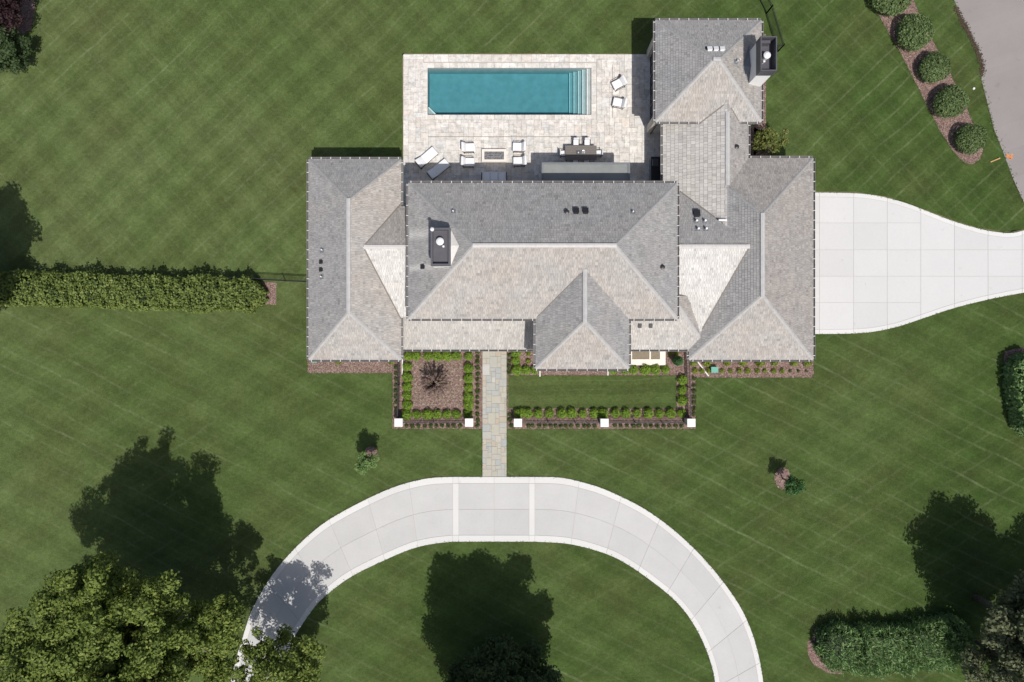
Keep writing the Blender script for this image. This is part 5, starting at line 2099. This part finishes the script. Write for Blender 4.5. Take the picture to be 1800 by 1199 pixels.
def row(kind, xs, ys, what, where, s=1.0, group=None):
    n = max(len(xs) if isinstance(xs, list) else 1, len(ys) if isinstance(ys, list) else 1)
    for k in range(n):
        x = xs[k] if isinstance(xs, list) else xs
        y = ys[k] if isinstance(ys, list) else ys
        kind.put(x + rnd.uniform(-.4, .4), y + rnd.uniform(-.4, .4), f'{ORD[k]} {what} {where}', s, group)


L = [717.3, 732, 751.6, 767.8, 785.6, 803.2, 823.8]
row(box, L, 626, 'boxwood ball from the left', 'in the left garden row under the porch eave')
row(box, [714.7, 732, 751.6, 767.8, 785, 802, 822], 729, 'boxwood ball from the left', 'in the left garden row behind the front fence')
row(box, 716, [645, 663, 680, 695.4, 711.7], 'boxwood ball from the house', 'along the left garden side fence')
row(box, 823.6, [647.3, 665, 681.3, 697.6, 712.3], 'boxwood ball from the house', 'in the left garden column near the path')
fx = [912, 928, 946, 966, 988, 1005, 1025, 1045, 1061, 1082, 1100.6, 1120.6, 1140, 1160, 1178.6, 1198]
row(box, fx, 727, 'boxwood ball from the path', 'behind the right garden front fence')
row(box, 1200, [668, 686, 704], 'boxwood ball from the house', 'along the right garden side fence')
row(box, [908.6, 924.4, 940], 651, 'boxwood ball from the path', 'in the short row left of the cross hip')
row(box, [906.5, 907], [634, 619], 'boxwood ball going towards the porch', 'beside the top of the path')
row(box, [1077, 1099, 1114, 1135, 1152, 1170], 650, 'boxwood ball from the left', 'in the row in front of the window well')
yy = [618.4, 628.2, 636.4, 646.6, 657.5, 667.2, 677, 687.8, 698.7, 708, 718.2, 728.4, 738.8, 748.1]
row(per, 839.4, yy, 'small plant from the porch', 'in the strip left of the path')
row(per, 696.3, [646.6, 656.4, 667.2, 677, 686.7, 697.6, 707.4, 718.2], 'small plant from the house', 'outside the left garden side fence')
row(per, [714.7, 724.5, 735.3, 746.8, 757, 766.7, 777.2, 787.8, 797.8, 808.4], 748.8, 'small plant from the left', 'outside the left garden front fence')
row(per, 895.6, [624, 635.5, 644.5, 654], 'small plant from the porch', 'in the strip right of the path')
row(per, [895.8, 896, 899], [729, 738.5, 749], 'small plant towards the lawn', 'between the path and the right pillar')
bx_ = [929, 936.6, 948, 958.6, 968.6, 977, 986, 995, 1004, 1015.4, 1027, 1035, 1045.6]
row(per, bx_, 748.4, 'small plant from the path', 'outside the fence before the middle pillar')
row(per, [1081, 1091, 1102.4, 1113.6, 1124.4, 1135, 1145.6, 1156, 1167.4, 1177, 1188, 1198], 748.4, 'small plant after the middle pillar', 'outside the right garden fence')
row(per, 1220, [666, 677.6, 688, 698.4, 708.4, 718, 728], 'small plant from the house', 'outside the right garden side fence')
row(lime, [1222.5, 1234.5, 1246.5, 1269.7, 1284.3, 1300.5, 1314.7, 1331.2, 1344.7, 1360.5, 1375.5], 652.2, 'lime green plant from the left', 'in the front row of the garage wing bed')
row(per, [1389.7, 1404, 1417.5], 652, 'faint seedling from the left', 'at the right end of the garage wing bed', 0.7, 'faint seedlings at the bed end')
row(lime, [1218.7, 1243.5, 1278, 1306.5, 1335.7, 1362, 1396.5, 1420], 637, 'lime green plant from the left', 'half hidden under the garage wing eave', 1.5)
row(lime, [929, 928.6], [622, 635], 'yellowish plant from the porch', 'in the bed left of the cross hip', 0.9)
row(lime, [594, 688], 635, 'yellow-green plant from the left', 'peeping out under the west wing eave', 1.3)
row(lime, [1178, 1189], 622, 'little lime plant from the left', 'in the bed right of the window well', 0.9)
row(rndb, [1609, 1645, 1673, 1708], [56, 117, 178, 243], 'large round shrub from the top', 'in the mulch strip by the road')
rndb.put(1568, -6, 'large round shrub cut off by the top edge, in the mulch strip', 1.05)

# clipped upright shrub with a dark shadow right of the window well
c = W(1189, 634, 0.5)
ts = thing('upright_shrub', 'dark upright shrub in the mulch right of the window well', 'shrub', (c.x, c.y, 0))
me = shrub_mesh('foliage', 0.36, 1.9, 900, 0.055, 71, lump=0.05)
link('foliage', me, M['leaf_young2'], ts)
cm = core_mesh('stem', 0.34, 1.75)
link('stem', cm, M['leaf_dark'], ts)

# low seedlings scattered on the mulch
sd = []
rng = np.random.default_rng(77)
spots = [(730 + 7.2 * i + rnd.uniform(-1.2, 1.2), 640 + 7.0 * j + rnd.uniform(-1.2, 1.2)) for i in range(12) for j in range(11)]
C_, N_, Z_ = [], [], []
for px, py in spots:
    if math.hypot(px - 764, py - 676) < 14:
        continue
    c = W(px, py, 0.05)
    for k in range(9):
        C_.append((c.x + rnd.gauss(0, 0.05), c.y + rnd.gauss(0, 0.05), 0.05)); N_.append((0, 0, 1)); Z_.append(0.062)
for k in range(260):
    c = W(rnd.uniform(556, 690), rnd.gauss(645, 4), 0.05)
    C_.append((c.x, c.y, 0.05)); N_.append((0, 0, 1)); Z_.append(0.05)
me = leaf_mesh('seedlings', np.array(C_), np.array(N_, float), np.array(Z_), 0.6, rng)
o = link('seedlings', me, leaf_mat('silver_seedlings', [(0.22, 0.24, 0.10), (0.45, 0.38, 0.32), (0.60, 0.50, 0.44)]), None)
o['kind'] = 'stuff'


# hedges
def hedge(label, line, width, hgt, mat, seed, leaf, asp, n_per=520, spiky=False, bumps=1.0, core=True):
    rng = np.random.default_rng(seed)
    rr = random.Random(seed)
    P = [W(x, y) for x, y in line]
    t = thing('hedge', label, 'hedge', (P[0].x, P[0].y, 0))
    C, N, Z, T = [], [], [], []
    cm_ = MB()
    for a_, b_ in zip(P, P[1:]):
        d = b_ - a_
        L_ = d.length
        d.normalize()
        s_ = Vector((-d.y, d.x, 0))
        n = int(n_per * L_)
        nb = max(2, int(L_ / (1.25 * bumps)))
        bz = [(rr.uniform(0, L_), rr.uniform(-0.5, 0.5) * width, rr.uniform(0.5, 1.2) * bumps, rr.uniform(-0.08, 0.3)) for _ in range(nb * 4)]
        u = rng.random(n) * (L_ + 0.3) - 0.15
        q_ = rng.random(n) * (width + 1.5 * hgt)
        top_ = q_ < width
        left = rng.random(n) < 0.5
        w2 = width * 0.5
        cx_ = np.where(top_, q_ - w2, np.where(left, -w2, w2) * rng.uniform(0.9, 1.02, n))
        rel = np.abs(cx_) / w2
        cz_ = np.where(top_, hgt * (1.0 - 0.22 * rel ** 4), rng.random(n) * hgt * 0.85)
        sc = np.ones(n)
        for bu, bv, br, ba in bz:
            sc += ba * np.exp(-((u - bu) ** 2 + (cx_ - bv) ** 2) / (br * br * 0.5))
        rag = 0.07 * np.sin(u * 7.3 + cx_ * 3.0) + 0.06 * np.sin(u * 13.1 + 1.7) + 0.05 * np.sin(u * 3.1 + cx_ * 5.0)
        sc = sc * 0.86 + rag + rng.normal(0, 0.06, n) - 0.15 * (rng.random(n) < 0.3)
        cx_ = cx_ * (0.45 + 0.55 * sc)
        cz_ = np.maximum(0.05, cz_ * sc)
        end = np.minimum(u + 0.15, 9.0) if a_ is P[0] else np.full(n, 9.0)
        end = np.minimum(end, L_ + 0.15 - u) if b_ is P[-1] else end
        tap = np.sqrt(np.clip(end / 1.1, 0.06, 1.0))
        cx_ = cx_ * tap
        cz_ = np.maximum(0.05, cz_ * (0.4 + 0.6 * tap))
        ca_ = np.where(top_, cx_ / w2 * 0.35, np.where(left, -1.0, 1.0))
        sa2 = np.where(top_, 1.0, 0.35)
        base_ = np.array([a_.x, a_.y, 0.0])
        pos = base_ + np.outer(u, [d.x, d.y, 0]) + np.outer(cx_, [s_.x, s_.y, 0])
        pos[:, 2] = cz_
        nn = np.outer(ca_, [s_.x, s_.y, 0])
        nn[:, 2] += sa2 + 0.2
        C.append(pos); N.append(nn)
        Z.append(leaf * rng.uniform(0.6, 1.35, n))
        if core:
            mid_ = (a_ + b_) / 2
            cm_.obox((mid_.x, mid_.y, hgt * 0.3), d * (L_ / 2 - 0.3), s_ * width * 0.3, Vector((0, 0, hgt * 0.3)))
    C, N, Z = np.concatenate(C), np.concatenate(N), np.concatenate(Z)
    if spiky:
        n = len(C)
        dirs = N * 0.55 + rng.normal(0, 0.6, (n, 3))
        dirs /= np.linalg.norm(dirs, axis=1, keepdims=True)
        side = np.cross(dirs, rng.normal(0, 1, (n, 3)))
        side /= np.linalg.norm(side, axis=1, keepdims=True)
        v = np.empty((n, 4, 3), np.float32)
        v[:, 0] = C - dirs * Z[:, None] * 0.4
        v[:, 1] = C + side * Z[:, None] * asp
        v[:, 2] = C + dirs * Z[:, None]
        v[:, 3] = C - side * Z[:, None] * asp
        me = quads_to_mesh('foliage', v)
    else:
        me = leaf_mesh('foliage', C, N, Z, asp, rng, tilt=0.65)
    me.transform(Matrix.Translation((-P[0].x, -P[0].y, 0)))
    link('foliage', me, M[mat], t)
    if core:
        cm_.build('light_block_core', M['leaf_dark'], t)  # plain dark box added inside to block light through the leaves
    return t


hedge('long bushy green hedge running from the left edge to the iron fence', [(-40, 507), (150, 512), (300, 517), (470, 520)], 2.6, 2.1, 'leaf_hedge', 81, 0.10, 0.6, 950)
hedge('spiky blue-green yew hedge at the lower right of the lawn', [(1432, 1122), (1503, 1135), (1581, 1130), (1650, 1114), (1690, 1108)], 3.5, 2.0, 'leaf_yew', 82, 0.24, 0.17, 1100, True, 1.3)
hedge('dark leafy hedge at the right edge of the lawn', [(1787, 624), (1790, 690), (1808, 765)], 2.6, 2.4, 'leaf_yew', 83, 0.13, 0.5, 800)


# grass blades creeping over the edges of paving and beds
rng = np.random.default_rng(99)
C_, N_, Z_ = [], [], []


def fringe(pts, spread, per_m, size=0.045, z=0.06):
    P = [W(x, y) for x, y in pts]
    for a_, b_ in zip(P, P[1:]):
        n = int((b_ - a_).length * per_m)
        d = (b_ - a_)
        s_ = Vector((-d.y, d.x, 0)).normalized()
        for _ in range(n):
            p = a_ + d * rnd.random() + s_ * rnd.gauss(0, spread) * (0.4 + 0.9 * abs(math.sin(rnd.random() * 3 + a_.x)))
            C_.append((p.x, p.y, z + rnd.uniform(-0.02, 0.015)))
            N_.append((0, 0, 1))
            Z_.append(size * rnd.uniform(0.5, 1.4))


for line in (oL, oR, iL, iR):
    fringe([(p.x, p.y) for p in line], 0.035, 16)
fringe([(796, 838), (847, 838)], 0.035, 16)
fringe([(892, 838), (940, 838)], 0.035, 16)
fringe([(796, 952), (940, 952)], 0.035, 16)
fringe([(x, fT(x)) for x in range(1432, 1800, 12)], 0.04, 16)
fringe([(x, fB(x)) for x in range(1432, 1800, 12)], 0.035, 16)
fringe([(847.7, 756), (847.7, 836)], 0.03, 18)
fringe([(891, 756), (891, 836)], 0.03, 18)
fringe([(891, 662), (891, 716)], 0.03, 18)
fringe(road_l[1:14], 0.12, 24, 0.06, 0.03)
for ln in ([(690, 656), (690, 754), (848, 754)], [(892, 754), (1223, 754), (1223, 664), (1430, 664), (1430, 634)], [(541, 634), (541, 656), (690, 656)],
           [(893, 660), (1189, 660), (1189, 718), (893, 718)], [(1533, 7), (1577, 83), (1617, 160), (1650, 227), (1673, 263), (1693, 285), (1708, 290), (1723, 280),
           (1728, 263), (1700, 190), (1677, 143), (1640, 73), (1610, 10)]):
    fringe(ln, 0.06, 22, 0.05, 0.03)
for cx, cy, rx, ry in ((652, 801, 13, 17), (1376, 841, 15, 20)):
    fringe([(cx + rx * math.cos(i * 0.45), cy + ry * math.sin(i * 0.45)) for i in range(15)], 0.08, 40, 0.05, 0.03)
o = link('grass_fringe', leaf_mesh('grass_fringe', np.array(C_), np.array(N_, float), np.array(Z_), 0.5, rng, tilt=0.5),
         leaf_mat('fringe_grass', [(0.035, 0.065, 0.015), (0.06, 0.095, 0.025), (0.10, 0.125, 0.045)], trans=0.0), None)
o['kind'] = 'stuff'
